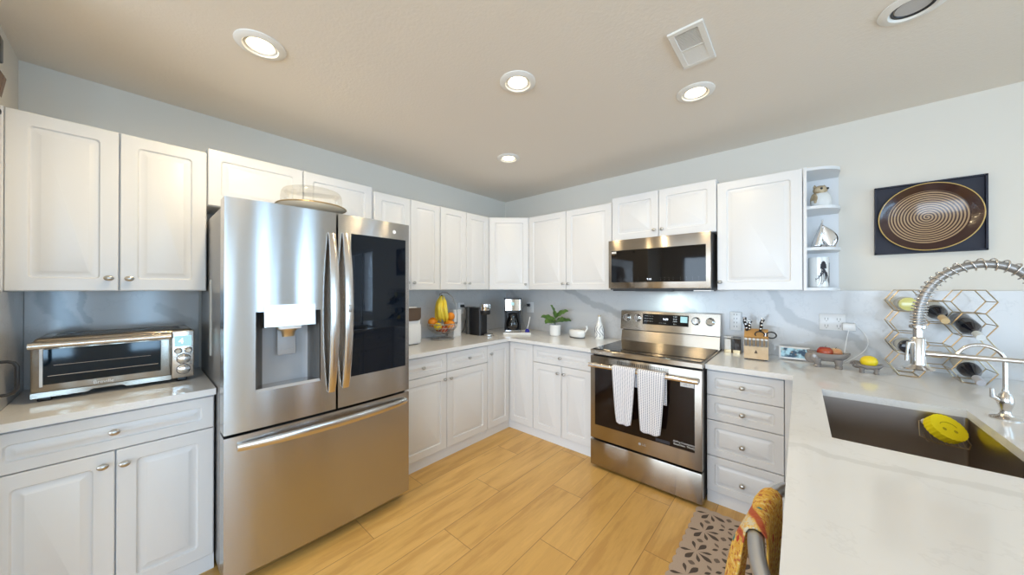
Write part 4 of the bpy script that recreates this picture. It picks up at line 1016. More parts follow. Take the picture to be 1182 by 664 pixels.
# knife block
kb = thing('knife_block', 'light wooden knife block filled with steak knives in front slots', 'knife block', (2.545, -0.235, Z), R_(4))
bm = nb(); prism_x(bm, [(-0.075, 0.008), (0.075, 0.008), (0.075, 0.175), (0.035, 0.182), (-0.03, 0.132), (-0.03, 0.118), (-0.075, 0.100)], -0.066, 0.066); 
obj('block', bm, ['wood'], kb)
bm = nb(); prism_x(bm, [(-0.024, 0.14), (0.036, 0.186), (0.036, 0.20), (-0.03, 0.15)], -0.066, 0.066); obj('slot_board', bm, 'wood_orange', kb)
for x in (-0.055, 0.055):
    for y in (-0.065, 0.065):
        bm = nb(); box(bm, x - 0.008, x + 0.008, y - 0.007, y + 0.007, 0.0, 0.0082); obj('foot', bm, 'black', kb)
text('block_print', '\u0245', 0.03, 'brown', kb, (0, -0.0752, 0.055), ext=0.0002)
def steak_knife(i):
    t = thing('steak_knife', 'steel-capped steak knife in the front row of the knife block, one of six alike', 'knife', (0, 0, 0), 0, 'steak knives in the front of the knife block')
    bm = nb(); tube(bm, [(0, 0.0, 0.0), (0, -0.018, 0.045)], [0.0085, 0.0085], 8, flat=0.8); obj('handle', bm, 'grey_side', t)
    bm = nb(); tube(bm, [(0, -0.018, 0.0452), (0, -0.0205, 0.0515)], [0.0088, 0.0075], 10); obj('end_cap', bm, 'white_plastic', t)
    return t
k0 = steak_knife(0)
cr = math.cos(R_(4)); sr = math.sin(R_(4))
for i in range(6):
    lx = -0.054 + i * 0.0215; ly = -0.0853
    k_ = k0 if i == 0 else copy_tree(k0)
    k_.location = (2.545 + lx * cr - ly * sr, -0.235 + lx * sr + ly * cr, Z + 0.096); k_.rotation_euler = (0, 0, R_(4))
def big_knife(lx, ly, lean, label, ln=0.10):
    t = thing('kitchen_knife', label, 'knife', (2.545 + lx * cr - ly * sr, -0.235 + lx * sr + ly * cr, Z + 0.187), R_(4))
    t.rotation_euler = (R_(14), lean, R_(4))
    bm = nb(); tube(bm, [(0, 0, 0.0), (0.002, 0, 0.35 * ln), (-0.002, 0, 0.7 * ln), (0.006, 0, ln)], [0.0085, 0.0105, 0.0095, 0.011], 10); obj('handle', bm, 'black', t)
    bm = nb()
    for q in (0.22, 0.52, 0.80, 0.99): ball(bm, (0.001, -0.0055, ln * q), 0.0082, seg=12, rings=8)
    obj('rivets', bm, 'chrome', t)
big_knife(-0.052, 0.015, R_(-10), 'black kitchen knife with bright rivets standing at the left of the knife block', 0.095)
big_knife(-0.040, 0.030, R_(3), 'black kitchen knife with bright rivets, second from left in the block', 0.070)
big_knife(0.022, 0.020, R_(8), 'tall black kitchen knife with bright rivets at the right of the block', 0.088)
t = thing('scissors', 'black-handled kitchen scissors in the right side of the knife block', 'scissors', (2.598, -0.245, Z + 0.150), R_(4))
for s, x in ((1, 0.030), (-1, -0.032)):
    bm = nb(); tube(bm, [(x + 0.026 * math.cos(a), -0.004, 0.018 + 0.020 * math.sin(a)) for a in [2 * PI * i / 24 for i in range(24)]], 0.0042, 8, closed=True)
    obj('handle', bm, 'black', t)
bm = nb(); box(bm, -0.006, 0.006, -0.004, 0.002, -0.01, 0.03, 0.001); obj('blade', bm, 'silver', t)

# small smart display
t = thing('digital_photo_frame', 'small white digital photo frame leaning by the knife block', 'photo frame', (2.742, -0.135, Z), R_(1))
t.rotation_euler = (R_(-12), 0, R_(1))
bm = nb(); box(bm, -0.080, 0.080, -0.012, 0.0, 0.0035, 0.088, 0.004); box(bm, -0.05, 0.05, 0.0, 0.03, 0.008, 0.035, 0.004); obj('frame', bm, 'white_plastic', t)
def screen_art():
    m, nt, p = new_mat('screen_picture'); k = N(nt); tc = k.new('ShaderNodeTexCoord').outputs['Object']
    n = k.noise(tc, 28, 4); c = k.mix(k.rng(n, 0.42, 0.58), (0.02, 0.05, 0.09), (0.25, 0.42, 0.50))
    v = k.new('ShaderNodeTexVoronoi'); v.inputs['Scale'].default_value = 30; nt.links.new(tc, v.inputs['Vector'])
    c = k.mix(k.rng(v.outputs['Distance'], 0.15, 0.3, 0.35, 0.0), c, (0.35, 0.25, 0.12))
    nt.links.new(c, p.inputs['Base Color']); nt.links.new(c, p.inputs['Emission Color']); p.inputs['Emission Strength'].default_value = 0.35; p.inputs['Roughness'].default_value = 0.1
    return m
bm = nb(); box(bm, -0.068, 0.068, -0.0135, -0.0118, 0.016, 0.077); obj('screen', bm, screen_art(), t)

# footed stoneware bowls
def footed_bowl(label, loc, rz, L_, W_, hgt, leg_r, scroll):
    t = thing('footed_bowl', label, 'bowl', loc, rz, None)
    n = 40
    def f(u, v):
        a = 2 * PI * u; s = v
        if s < 0.55: q = s / 0.55; r = 0.45 + 0.55 * math.sin(q * PI / 2); z = hgt * (0.42 + 0.58 * q ** 1.3)
        else: q = (s - 0.55) / 0.45; r = 0.97 * (1 - q) + 0.002; z = hgt * (0.99 - 0.42 * math.sin(q * PI / 2))
        wav = 1 + 0.05 * math.cos(2 * a)
        return (L_ * r * math.cos(a) * wav, W_ * r * math.sin(a), z + 0.004 * math.cos(2 * a) * (1 if 0.3 < s < 0.7 else 0))
    bm = nb(); sheet(bm, f, n, 22, closed_u=True); 
    lathe(bm, [(0, hgt * 0.42), (0.452, hgt * 0.42)], seg=n, sx=L_ * 1.05, sy=W_)
    obj('bowl', bm, 'stoneware', t, 60)
    for sx_ in (-1, 1):
        for sy_ in (-1, 1):
            bm = nb(); x, y = sx_ * L_ * 0.50, sy_ * W_ * 0.50
            lathe(bm, [(0, 0), (leg_r, 0), (leg_r * 1.15, leg_r * 0.5), (leg_r * 0.8, leg_r), (leg_r * 1.25, hgt * 0.42), (leg_r * 1.3, hgt * 0.60), (0, hgt * 0.62)], (x, y, 0), 16); obj('leg', bm, 'stoneware', t)
    if scroll:
        bm = nb(); pts = []; 
        for i in range(34):
            a = i / 33 * 3.6 * PI; r = leg_r * 1.5 * (1 - i / 38); pts.append((L_ * 1.00 + scroll - r * math.cos(a), 0, hgt * 0.38 + r * math.sin(a)))
        tube(bm, pts, leg_r * 0.32, 8); obj('scroll_tail', bm, 'stoneware', t)
    return t
fbz = footed_bowl('large grey stoneware bowl on four stubby feet holding apples', (2.900, -0.255, Z), R_(-4), 0.094, 0.058, 0.092, 0.016, 0.026)
bm = nb(); ball(bm, (-0.075, -0.012, 0.052), 0.032, 1.0, 0.8, 1.1, 20, 12); obj('head', bm, 'stoneware', fbz)
for s in (-1, 1):
    bm = nb(); ball(bm, (-0.060, s * 0.032 - 0.008, 0.060), 0.026, 0.75, 0.25, 1.0, 16, 10); obj('ear', bm, 'stoneware', fbz)
footed_bowl('small grey stoneware bowl on four feet holding a lemon', (3.066, -0.300, Z), R_(-4), 0.056, 0.038, 0.052, 0.0095, 0)
fruit('apple', 'apple', (2.886, -0.268, Z + 0.091), 0.037, 'large red apple in front in the grey footed bowl', 'apples in the footed bowl')
MAT['apple_yellow'] = pm('apple_yellow', (0.72, 0.50, 0.24), 0.3, vary=(14, (0.60, 0.25, 0.10)))
fruit('apple', 'apple_yellow', (2.934, -0.228, Z + 0.086), 0.033, 'pale yellow-pink apple behind the red one in the footed bowl', 'apples in the footed bowl')
fruit('lemon', 'lemon', (3.066, -0.300, Z + 0.066), 0.036, 'yellow lemon lying in the small footed bowl', 'lemons', stem=False, rot=R_(-10))

# ------------------------------------------------------------------ wine rack + bottles
wr = thing('wine_rack', 'brass wire honeycomb wine rack standing against the splashback', 'wine rack', (3.149, 0, Z))
YF, YB = -0.262, -0.120; s_ = 0.353 / 5; hh = 0.1172; zb0 = 0.0025
def hexpts(cx, cz): return [(cx - s_, cz), (cx - s_ / 2, cz + hh / 2), (cx + s_ / 2, cz + hh / 2), (cx + s_, cz), (cx + s_ / 2, cz - hh / 2), (cx - s_ / 2, cz - hh / 2)]
cells = []
for c_, nrow, z0_ in ((0, 4, 0.5), (1, 3, 1.0), (2, 4, 0.5)):
    for r in range(nrow): cells.append((s_ + c_ * 1.5 * s_, zb0 + (z0_ + r) * hh))
edges = set(); nodes = set()
for cx, cz in cells:
    h_ = [(round(a, 4), round(b, 4)) for a, b in hexpts(cx, cz)]
    for a, b in zip(h_, h_[1:] + h_[:1]): edges.add(tuple(sorted((a, b)))); nodes.add(a)
for nm, y in (('front_grid', YF), ('rear_grid', YB)):
    bm = nb()
    for a, b in sorted(edges): tube(bm, [(a[0], y, a[1]), (b[0], y, b[1])], 0.0026, 6)
    obj(nm, bm, 'brass', wr)
bm = nb()
for a in sorted(nodes): tube(bm, [(a[0], YF, a[1]), (a[0], YB, a[1])], 0.0023, 6)
obj('cross_wires', bm, 'brass', wr)
def wine_bottle(label, cell, yneck, body_mat, foil, lab, flip=False, zn=None):
    cx, cz = cell; x = 3.149 + cx; z = Z + cz - hh / 2 + 0.0405
    t = thing('wine_bottle', label, 'bottle', (x, yneck if not flip else yneck, z), 0, 'wine bottles lying in the rack')
    if zn: t.location.z = zn; t.rotation_euler = (R_(14), 0, 0)
    prof = [(0, 0.0), (0.0135, 0.0), (0.0145, 0.004), (0.0145, 0.075), (0.018, 0.095), (0.033, 0.125), (0.0375, 0.145), (0.0375, 0.288), (0.033, 0.296), (0, 0.290)]
    if flip: prof = [(0, 0.003), (0.026, 0.0), (0.036, 0.006), (0.0375, 0.02), (0.0375, 0.150), (0.033, 0.17), (0.018, 0.20), (0.0145, 0.22)]+[(0.0145, 0.235), (0, 0.235)]
    bm = nb(); lathe(bm, prof, (0, 0, 0), 28, (0, 1, 0)); obj('glass_body', bm, body_mat, t, 50)
    if not flip:
        bm = nb(); lathe(bm, [(0, -0.001), (0.0146, -0.001), (0.0152, 0.003), (0.0152, 0.058), (0.0147, 0.0585)], (0, 0, 0), 24, (0, 1, 0)); obj('foil', bm, foil, t)
        if lab:
            bm = nb(); lathe(bm, [(0.0378, 0.165), (0.0382, 0.166), (0.0382, 0.262), (0.0378, 0.263)], (0, 0, 0), 28, (0, 1, 0)); obj('label_band', bm, lab, t)
    elif lab:
        bm = nb(); lathe(bm, [(0.0378, 0.035), (0.0382, 0.036), (0.0382, 0.12), (0.0378, 0.121)], (0, 0, 0), 28, (0, 1, 0)); obj('label_band', bm, lab, t)
    return t
def cell(c_, r): return (s_ + c_ * 1.5 * s_, zb0 + ((0.5, 1.0, 0.5)[c_] + r) * hh)
wine_bottle('wine bottle of pale yellow wine, base outward, in the rack top left cell', cell(0, 3), -0.270, 'bottle_yellow', None, 'label_paper', True)
wine_bottle('dark wine bottle, base outward, in the left column third cell down', cell(0, 1), -0.270, 'bottle_dark', None, 'label_paper', True)
wine_bottle('dark wine bottle with tan cork-coloured neck in the top middle cell', cell(1, 2), -0.345, 'bottle_dark', 'cork', 'label_paper', zn=1.208)
wine_bottle('dark wine bottle with white and blue capsule in the right column', cell(2, 2), -0.345, 'bottle_dark', 'foil_white', None, zn=1.134)
wine_bottle('dark wine bottle with silver capsule in the bottom right cell', cell(2, 0), -0.345, 'bottle_dark', 'foil_silver', 'label_paper', zn=0.914)

# ------------------------------------------------------------------ sink, sponge, taps
sk = thing('kitchen_sink', 'undermount stainless steel sink basin set in the peninsula', 'sink', (0, 0, 0))
bm = nb(); zb = 0.64; e = 0.006
for (a, b, c, d) in ((SX0 - 0.03, SX1 + 0.03, SY0 - 0.03, SY1 + 0.03),):
    ri = rrect(SX0 - e, SX1 + e, SY0 - e, SY1 + e, 0.014, 5); ro = rrect(a, b, c, d, 0.02, 5)
    top_o = [bm.verts.new((x, y, BT - 0.0022)) for x, y in ro]; top_i = [bm.verts.new((x, y, BT - 0.0022)) for x, y in ri]
    r2 = rrect(SX0 - e, SX1 + e, SY0 - e, SY1 + e, 0.014, 5); low = [bm.verts.new((x, y, zb + 0.012)) for x, y in r2]
    r3 = rrect(SX0 + 0.008, SX1 - 0.008, SY0 + 0.008, SY1 - 0.008, 0.014, 5); flo = [bm.verts.new((x, y, zb)) for x, y in r3]
    n = len(ri)
    for A, B in ((top_o, top_i), (top_i, low), (low, flo)):
        for j in range(n): bm.faces.new((A[j], A[(j + 1) % n], B[(j + 1) % n], B[j]))
    bm.faces.new(flo)
o = obj('basin', bm, 'steel_sink', sk, 40, recalc=False); solid(o, 0.0015, 1)
bm = nb(); lathe(bm, [(0, 0.002), (0.045, 0.002), (0.05, 0.0005), (0.055, 0.003), (0.03, 0.004), (0, 0.004)], ((SX0 + SX1) / 2, -1.22, zb), 32); obj('drain', bm, 'chrome', sk)
# sponge in wire caddy on the far wall of the sink
wc = thing('sponge_caddy', 'wire caddy hooked in the far corner of the sink', 'caddy', (3.205, -0.890, -0.024))
bm = nb()
tube(bm, [(-0.062, -0.001, 0.845), (-0.070, -0.06, 0.800), (-0.03, -0.085, 0.790), (0.045, -0.085, 0.790), (0.055, -0.06, 0.800), (0.050, -0.001, 0.820)], 0.0022, 6)
tube(bm, [(-0.062, -0.001, 0.845), (-0.02, -0.001, 0.852), (0.03, -0.001, 0.848), (0.050, -0.001, 0.820)], 0.0022, 6)
for i in range(7): x = -0.05 + i * 0.016; tube(bm, [(x, -0.001, 0.80), (x, -0.045, 0.784), (x, -0.085, 0.790)], 0.0013, 5)
obj('wires', bm, 'brass', wc)
for x in (-0.045, 0.035):
    bm = nb(); lathe(bm, [(0, 0), (0.012, 0), (0.010, 0.004), (0, 0.006)], (x, 0.0, 0.846), 16, (0, -1, 0)); obj('suction_cup', bm, 'white_plastic', wc)
sp = thing('sponge', 'round yellow scrubbing sponge with scalloped edge in the sink corner', 'sponge', (3.200, -0.945, 0.821))
sp.rotation_euler = (R_(-38), R_(6), R_(25))
n = 96; ol = [((0.054 + 0.0022 * abs(math.sin(12 * a))) * math.cos(a), (0.050 + 0.0022 * abs(math.sin(12 * a))) * math.sin(a)) for a in [2 * PI * i / n for i in range(n)]]
sp.rotation_euler = (R_(48), 0, R_(38))
sp.rotation_euler.rotate_axis('Z', R_(-20))
bm = nb(); prism(bm, ol, -0.016, 0.016); obj('foam', bm, 'sponge', sp, 50)
for x in (-0.017, 0.017):
    bm = nb(); lathe(bm, [(0, 0.0161), (0.0062, 0.0161), (0.005, 0.0168), (0, 0.0168)], (x, -0.012, 0), 14); obj('eye_hole', bm, 'sponge_dark', sp)  # eyes of the smiling face, raised discs in darker yellow
bm = nb(); tube(bm, [(0.028 * math.cos(a), -0.004 + 0.024 * math.sin(a), 0.0162) for a in [R_(25) + R_(130) * i / 14 for i in range(15)]], 0.0013, 5); obj('smile_slit', bm, 'sponge_dark', sp)  # mouth of the smiling face, a raised line in darker yellow

# spring faucet: body right of the sink (beyond the frame), arch and spray head over the bowl
FX, FYY = 3.338, -1.20; HX = 3.089
fa = thing('spring_faucet', 'tall brushed nickel spring faucet with docked spray head arching over the sink', 'faucet', (FX, FYY, Z))
bm = nb(); lathe(bm, [(0, 0), (0.034, 0), (0.034, 0.006), (0.024, 0.012), (0.023, 0.11), (0.016, 0.12), (0.0135, 0.13), (0.0135, 0.40), (0, 0.40)], seg=32); obj('riser', bm, 'faucet', fa)
bm = nb(); cyl(bm, (0, -0.02, 0.07), (0, -0.05, 0.07), 0.012); tube(bm, [(0, -0.05, 0.07), (0, -0.085, 0.12)], [0.006, 0.005], 10); obj('lever', bm, 'faucet', fa)
dxh = HX - FX
def hose(s):
    """0 = top of riser, 1 = collar of spray head"""
    z_lo0, z_lo1 = 0.40, 0.345; top = 0.5595
    a = PI * s; x = dxh * (1 - math.cos(a)) / 2; base = z_lo0 + (z_lo1 - z_lo0) * s
    return Vector((x, 0, base + (top - (z_lo0 + z_lo1) / 2) * math.sin(a) ** 0.80))
bm = nb(); tube(bm, [hose(i / 60) for i in range(61)], 0.0125, 14); obj('hose', bm, 'grey_side', fa)
# coils
pl_ = [hose(i / 400) for i in range(401)]
cum = [0]
for a, b in zip(pl_[:-1], pl_[1:]): cum.append(cum[-1] + (b - a).length)
tot = cum[-1]
bm = nb(); pts = []; ph = 0.0
prev = 0
for i in range(401):
    s = cum[i] / tot; d = (pl_[min(i + 1, 400)] - pl_[max(i - 1, 0)]).normalized()
    a_ = Vector((0, 1, 0)); b_ = d.cross(a_).normalized()
    pitch = 0.0095 + 0.0135 * max(0.0, math.sin(PI * min(1.0, s * 1.12))) ** 1.2
    if i > 0:
        seg_l = cum[i] - cum[i - 1]; m_ = 5
        for q in range(m_):
            p_ = pl_[i - 1].lerp(pl_[i], (q + 1) / m_); ph += 2 * PI * (seg_l / m_) / pitch
            pts.append(p_ + (a_ * math.cos(ph) + b_ * math.sin(ph)) * 0.0185)
tube(bm, pts, 0.0021, 6); obj('spring_coil', bm, 'faucet', fa, 80)
bm = nb(); lathe(bm, [(0, 0), (0.039, 0), (0.040, 0.004), (0.028, 0.010), (0.0195, 0.016), (0.0185, 0.022), (0.0185, 0.108), (0.0165, 0.112), (0.0125, 0.114), (0.0125, 0.142), (0.022, 0.146), (0.022, 0.156), (0, 0.156)], (dxh, 0, 0.193), 32); sh = obj('spray_head', bm, 'faucet', fa)
bm = nb(); d1 = Vector((-dx, -dy, 0)); b0 = Vector((dxh, 0, 0.193))
tube(bm, [b0 + d1 * 0.018 + Vector((0, 0, 0.098)), b0 + d1 * 0.036 + Vector((0, 0, 0.095)), b0 + d1 * 0.040 + Vector((0, 0, 0.06)), b0 + d1 * 0.042 + Vector((0, 0, 0.030))], [0.005, 0.005, 0.004, 0.005], 8); obj('spray_trigger', bm, 'faucet', sh)
bm = nb(); tube(bm, [(dxh + 0.02, 0, 0.250), (-0.012, 0, 0.250)], 0.008, 14); tube(bm, [(dxh + 0.016, 0, 0.250), (dxh + 0.052, 0, 0.250)], 0.0115, 16); lathe(bm, [(0.0137, 0.236), (0.019, 0.236), (0.019, 0.264), (0.0137, 0.264)], seg=24); obj('docking_arm', bm, 'faucet', fa)
# filtered-water tap
ft = thing('filter_tap', 'small gooseneck drinking-water tap standing behind the far corner of the sink', 'tap', (3.342, -0.925, Z))
bm = nb(); lathe(bm, [(0, 0), (0.036, 0), (0.036, 0.003), (0.018, 0.010), (0.0125, 0.020), (0.013, 0.035), (0.019, 0.055), (0.0195, 0.070), (0.014, 0.088), (0.009, 0.096), (0.008, 0.105), (0, 0.105)], seg=32); obj('body', bm, 'faucet', ft)
bm = nb(); sp_pts = [(0, 0, 0.10), (0, 0, 0.20)] + [(-0.055 + 0.055 * math.cos(a), 0, 0.205 + 0.060 * math.sin(a)) for a in [PI * i / 16 for i in range(0, 15)]] + [(-0.118, 0, 0.210)]
tube(bm, sp_pts, 0.0065, 12); obj('gooseneck', bm, 'faucet', ft)
bm = nb(); cyl(bm, (-0.012, -0.004, 0.064), (-0.030, -0.010, 0.078), 0.0075); tube(bm, [(-0.030, -0.010, 0.075), (-0.032, -0.011, 0.108)], [0.0075, 0.006], 10); obj('lever', bm, 'faucet', ft)

# ------------------------------------------------------------------ dishwasher + towel
dw = thing('dishwasher', 'dishwasher in the peninsula front with a bowed grey bar handle', 'dishwasher', (0, 0, 0))
DY0, DY1 = -2.334, -1.732
bm = nb(); box(bm, PX + 0.03, 3.35, DY0 + 0.004, DY1 - 0.004, 0.02, BT - 0.004); obj('body', bm, 'dark_grey', dw)
bm = nb(); box(bm, 2.757, PX + 0.029, DY0, DY1, 0.10, BT - 0.008, 0.003); obj('door', bm, 'steel', dw)
bm = nb(); pts = []
for i in range(25):
    u = i / 24; b = math.sin(PI * u) ** 0.55
    pts.append((2.757 - 0.066 * b, DY0 + 0.045 + (DY1 - DY0 - 0.09) * u, 0.790))
tube(bm, pts, 0.0165, 16); obj('handle', bm, 'dw_handle', dw, 60)

def scarf_material():
    m, nt, p = new_mat('patterned_cloth'); k = N(nt)
    uv = k.new('ShaderNodeUVMap').outputs[0]; u, v, _ = k.xyz(uv)
    P = k.v('MULTIPLY', uv, (1.0, 3.2, 1.0))
    n1 = k.noise(P, 9, 3, 0.6); n2 = k.noise(P, 26, 2, 0.6); n3 = k.noise(k.v('ADD', P, (7.3, 2.1, 0)), 7, 2)
    c = k.mix(k.rng(n1, 0.44, 0.56), (0.72, 0.46, 0.09), (0.66, 0.36, 0.05))
    c = k.mix(k.m('MULTIPLY', k.rng(n2, 0.56, 0.60), 0.8), c, (0.40, 0.07, 0.04))
    c = k.mix(k.m('MULTIPLY', k.rng(n2, 0.38, 0.42, 1.0, 0.0), 0.75), c, (0.78, 0.62, 0.30))
    vor = k.new('ShaderNodeTexVoronoi'); vor.inputs['Scale'].default_value = 5.0; nt.links.new(P, vor.inputs['Vector'])
    spot = k.rng(vor.outputs['Distance'], 0.20, 0.26, 1.0, 0.0); pick = k.xyz(vor.outputs['Color'])
    c = k.mix(k.m('MULTIPLY', spot, k.rng(pick[0], 0.40, 0.45)), c, (0.50, 0.03, 0.02))
    c = k.mix(k.m('MULTIPLY', spot, k.rng(pick[1], 0.74, 0.78)), c, (0.01, 0.22, 0.24))
    band = k.m('ABSOLUTE', k.m('SUBTRACT', k.m('ADD', v, k.m('MULTIPLY', u, 0.10)), 0.60))
    edge = k.m('ABSOLUTE', k.m('SUBTRACT', band, 0.035))
    c = k.mix(k.rng(k.m('ADD', edge, k.m('MULTIPLY', n2, 0.012)), 0.012, 0.018, 0.85, 0.0), c, (0.42, 0.04, 0.03))
    c = k.mix(k.m('MULTIPLY', k.rng(band, 0.018, 0.026, 1.0, 0.0), k.rng(n2, 0.45, 0.5)), c, (0.62, 0.56, 0.42))
    nt.links.new(c, p.inputs['Base Color']); p.inputs['Roughness'].default_value = 0.9
    b = k.new('ShaderNodeBump'); b.inputs['Strength'].default_value = 0.4; b.inputs['Distance'].default_value = 0.003
    nt.links.new(k.noise(P, 90, 2), b.inputs['Height']); nt.links.new(b.outputs[0], p.inputs['Normal'])
    return m
def scarf(u, v):
    """u across (along the handle), v from front hem over the bar to the back"""
    y0, y1 = -2.085, -1.865
    F1, T = 0.50, 0.06; Ln = F1 + T + 0.30; s = v * Ln
    ybar = y0 + (y1 - y0) * u
    uu = (ybar - (DY0 + 0.045)) / (DY1 - DY0 - 0.09); hx = 2.757 - 0.066 * math.sin(PI * uu) ** 0.55
    R0 = 0.0215
    if s < F1:
        d_ = F1 - s; flare = 1 + 0.55 * min(1, d_ / 0.3)
        y = (y0 + y1) / 2 + (u - 0.5) * (y1 - y0) * flare + 0.00 * d_
        wave = 0.013 * math.sin(u * 3.0 * PI + 0.6) * min(1, d_ / 0.08)
        return (hx - R0 - 0.10 * d_ - 0.02 * math.sin(min(1, d_ / 0.2) * PI / 2) + wave, y, 0.790 - d_)
    s -= F1
    if s < T:
        a = PI * s / T; bump_ = 0.003 * math.sin(u * 3 * PI)
        return (hx - (R0 + bump_) * math.cos(a), ybar, 0.790 + (R0 + bump_) * math.sin(a))
    s -= T
    return (min(hx + R0, 2.752) , ybar, 0.790 - s)
bm = nb(); sheet(bm, scarf, 26, 70)
o = obj('dish_towel', bm, scarf_material(), None, 70); solid(o, 0.004); tag(o, 'yellow, red and teal patterned cloth draped over the dishwasher handle', 'towel')

# ------------------------------------------------------------------ floor mat
MAT['mat_base'] = pm('mat_taupe', (0.50, 0.40, 0.33), 0.85, bump=(300, 0.3, 0.002), vary=(3, (0.46, 0.36, 0.29)))
MAT['mat_dark'] = pm('mat_print_brown', (0.085, 0.065, 0.055), 0.85)
MAT['mat_mid'] = pm('mat_print_grey', (0.17, 0.13, 0.11), 0.85)
bm = nb()
X0, X1, Y0, Y1 = 2.292, 2.745, -1.95, -0.715
ol = []
def scal(ax_, a, b, fixed, sgn):
    n_ = max(1, round(abs(b - a) / 0.0625)); out = []
    for i in range(n_):
        for j in range(6):
            t_ = j / 6; c_ = a + (b - a) * (i + t_) / n_; off = sgn * 0.010 * math.sin(PI * t_)
            out.append((c_, fixed + off) if ax_ == 'x' else (fixed + off, c_))
    return out
ol += scal('x', X0, X1, Y0, -1) + scal('y', Y0, Y1, X1, 1) + scal('x', X1, X0, Y1, 1) + scal('y', Y1, Y0, X0, -1)
prism(bm, ol, 0.0005, 0.007)
def inside(x, y): return X0 < x < X1 and Y0 < y < Y1
def poly(pts, mi, z=0.0074):
    if all(inside(x, y) for x, y in pts):
        bm.faces.new([bm.verts.new((x, y, z)) for x, y in pts]).material_index = mi
def petal(cx, cy, a, r0, r1, w_, mi, tip=0.5):
    pts = []
    for i in range(9): t_ = i / 8; pts.append((r0 + (r1 - r0) * t_, w_ * math.sin(PI * t_ ** tip)))
    full = pts + [(p[0], -p[1]) for p in pts[-2:0:-1]]
    poly([(cx + x * math.cos(a) - y * math.sin(a), cy + x * math.sin(a) + y * math.cos(a)) for x, y in full], mi)
P_ = 0.188
for i in range(-1, 4):
    for j in range(-1, 8):
        cx = 2.362 + i * P_; cy = -0.745 - j * P_
        for q in range(8):
            a = PI / 8 + q * PI / 4
            if q % 2: petal(cx, cy, a, 0.008, 0.086, 0.0130, 1, 1.7)
            else: petal(cx, cy, a, 0.010, 0.074, 0.0085, 1, 1.9)
        for q in range(2):
            a = q * PI / 2
            petal(cx + P_ / 2 * math.cos(a), cy + P_ / 2 * math.sin(a), a + PI / 2, -0.017, 0.017, 0.014, 2, 1.0)
        ex, ey = cx + P_ / 2, cy + P_ / 2
        for q in range(4):
            a = q * PI / 2 + PI / 4; c_ = (ex + 0.028 * math.cos(a), ey + 0.028 * math.sin(a))
            petal(c_[0], c_[1], a, -0.017, 0.017, 0.008, 2 if q % 2 else 1, 1.0)
o = obj('kitchen_mat', bm, ['mat_base', 'mat_dark', 'mat_mid'], None, 0, recalc=False); tag(o, 'taupe kitchen mat with dark floral tile pattern on the floor before the drawers', 'mat')

# ------------------------------------------------------------------ wall art
wa = thing('wall_art', 'square navy shadow frame holding a round brown spiral plate', 'wall art', (3.329, -0.0005, 1.7865))
bm = nb(); hw = 0.206
box(bm, -hw, hw, -0.012, 0.0, -hw, hw)
for a in ((-hw, hw, -hw, -hw + 0.008), (-hw, hw, hw - 0.008, hw), (-hw, -hw + 0.008, -hw, hw), (hw - 0.008, hw, -hw, hw)): box(bm, a[0], a[1], -0.028, -0.012, a[2], a[3])
obj('frame', bm, 'navy', wa)
def plate_mat():
    m, nt, p = new_mat('spiral_glaze'); k = N(nt)
    x, y, z = k.xyz(k.new('ShaderNodeTexCoord').outputs['Object'])
    r = k.m('SQRT', k.m('ADD', k.m('MULTIPLY', x, x), k.m('MULTIPLY', z, z))); th = k.m('ARCTAN2', z, x)
    f = k.m('FRACT', k.m('ADD', k.m('DIVIDE', r, 0.0125), k.m('DIVIDE', th, 2 * PI)))
    band = k.rng(k.m('ABSOLUTE', k.m('SUBTRACT', f, 0.5)), 0.20, 0.30, 1.0, 0.0)
    inner = k.rng(r, 0.150, 0.153, 1.0, 0.0)
    c = k.mix(k.m('MULTIPLY', band, inner), (0.045, 0.018, 0.014), (0.42, 0.28, 0.16))
    c = k.mix(k.rng(r, 0.1895, 0.1905), c, (0.62, 0.42, 0.14))
    nt.links.new(c, p.inputs['Base Color']); p.inputs['Roughness'].default_value = 0.2; p.inputs['Coat Weight'].default_value = 0.2
    return m
bm = nb(); lathe(bm, [(0, 0.010), (0.150, 0.012), (0.155, 0.016), (0.185, 0.030), (0.192, 0.034), (0.195, 0.031), (0.190, 0.024), (0.150, 0.004), (0, 0.003)], (0, -0.0125, 0), 72, (0, -1, 0)); obj('plate', bm, plate_mat(), wa, 50)

# ------------------------------------------------------------------ shelf ornaments
ow = thing('bird_figurine', 'white and tan bird figurine on the upper board of the end shelf', 'figurine', (2.876, -0.155, SHZ[2] + 0.0183), R_(35))
bm = nb(); lathe(bm, [(0, 0), (0.040, 0), (0.050, 0.02), (0.052, 0.05), (0.044, 0.085), (0.030, 0.105), (0, 0.112)], seg=28, sx=1.05, sy=0.85); obj('body', bm, 'owl_white', ow, 60)
bm = nb(); ball(bm, (-0.010, -0.006, 0.118), 0.034, 1.1, 0.95, 0.85, 24, 14); 
for x in (-0.038, 0.018): lathe(bm, [(0.010, 0), (0.006, 0.012), (0, 0.02)], (x, 0, 0.134), 10)
hd = obj('head', bm, 'owl_tan', ow, 60)
bm = nb(); ball(bm, (0.012, -0.034, 0.122), 0.007); ball(bm, (-0.025, -0.036, 0.122), 0.007); obj('eyes', bm, 'black', hd)
bm = nb(); ball(bm, (-0.042, 0.0, 0.055), 0.034, 0.35, 0.8, 1.3, 20, 12); obj('wing', bm, 'owl_tan', ow, 60)

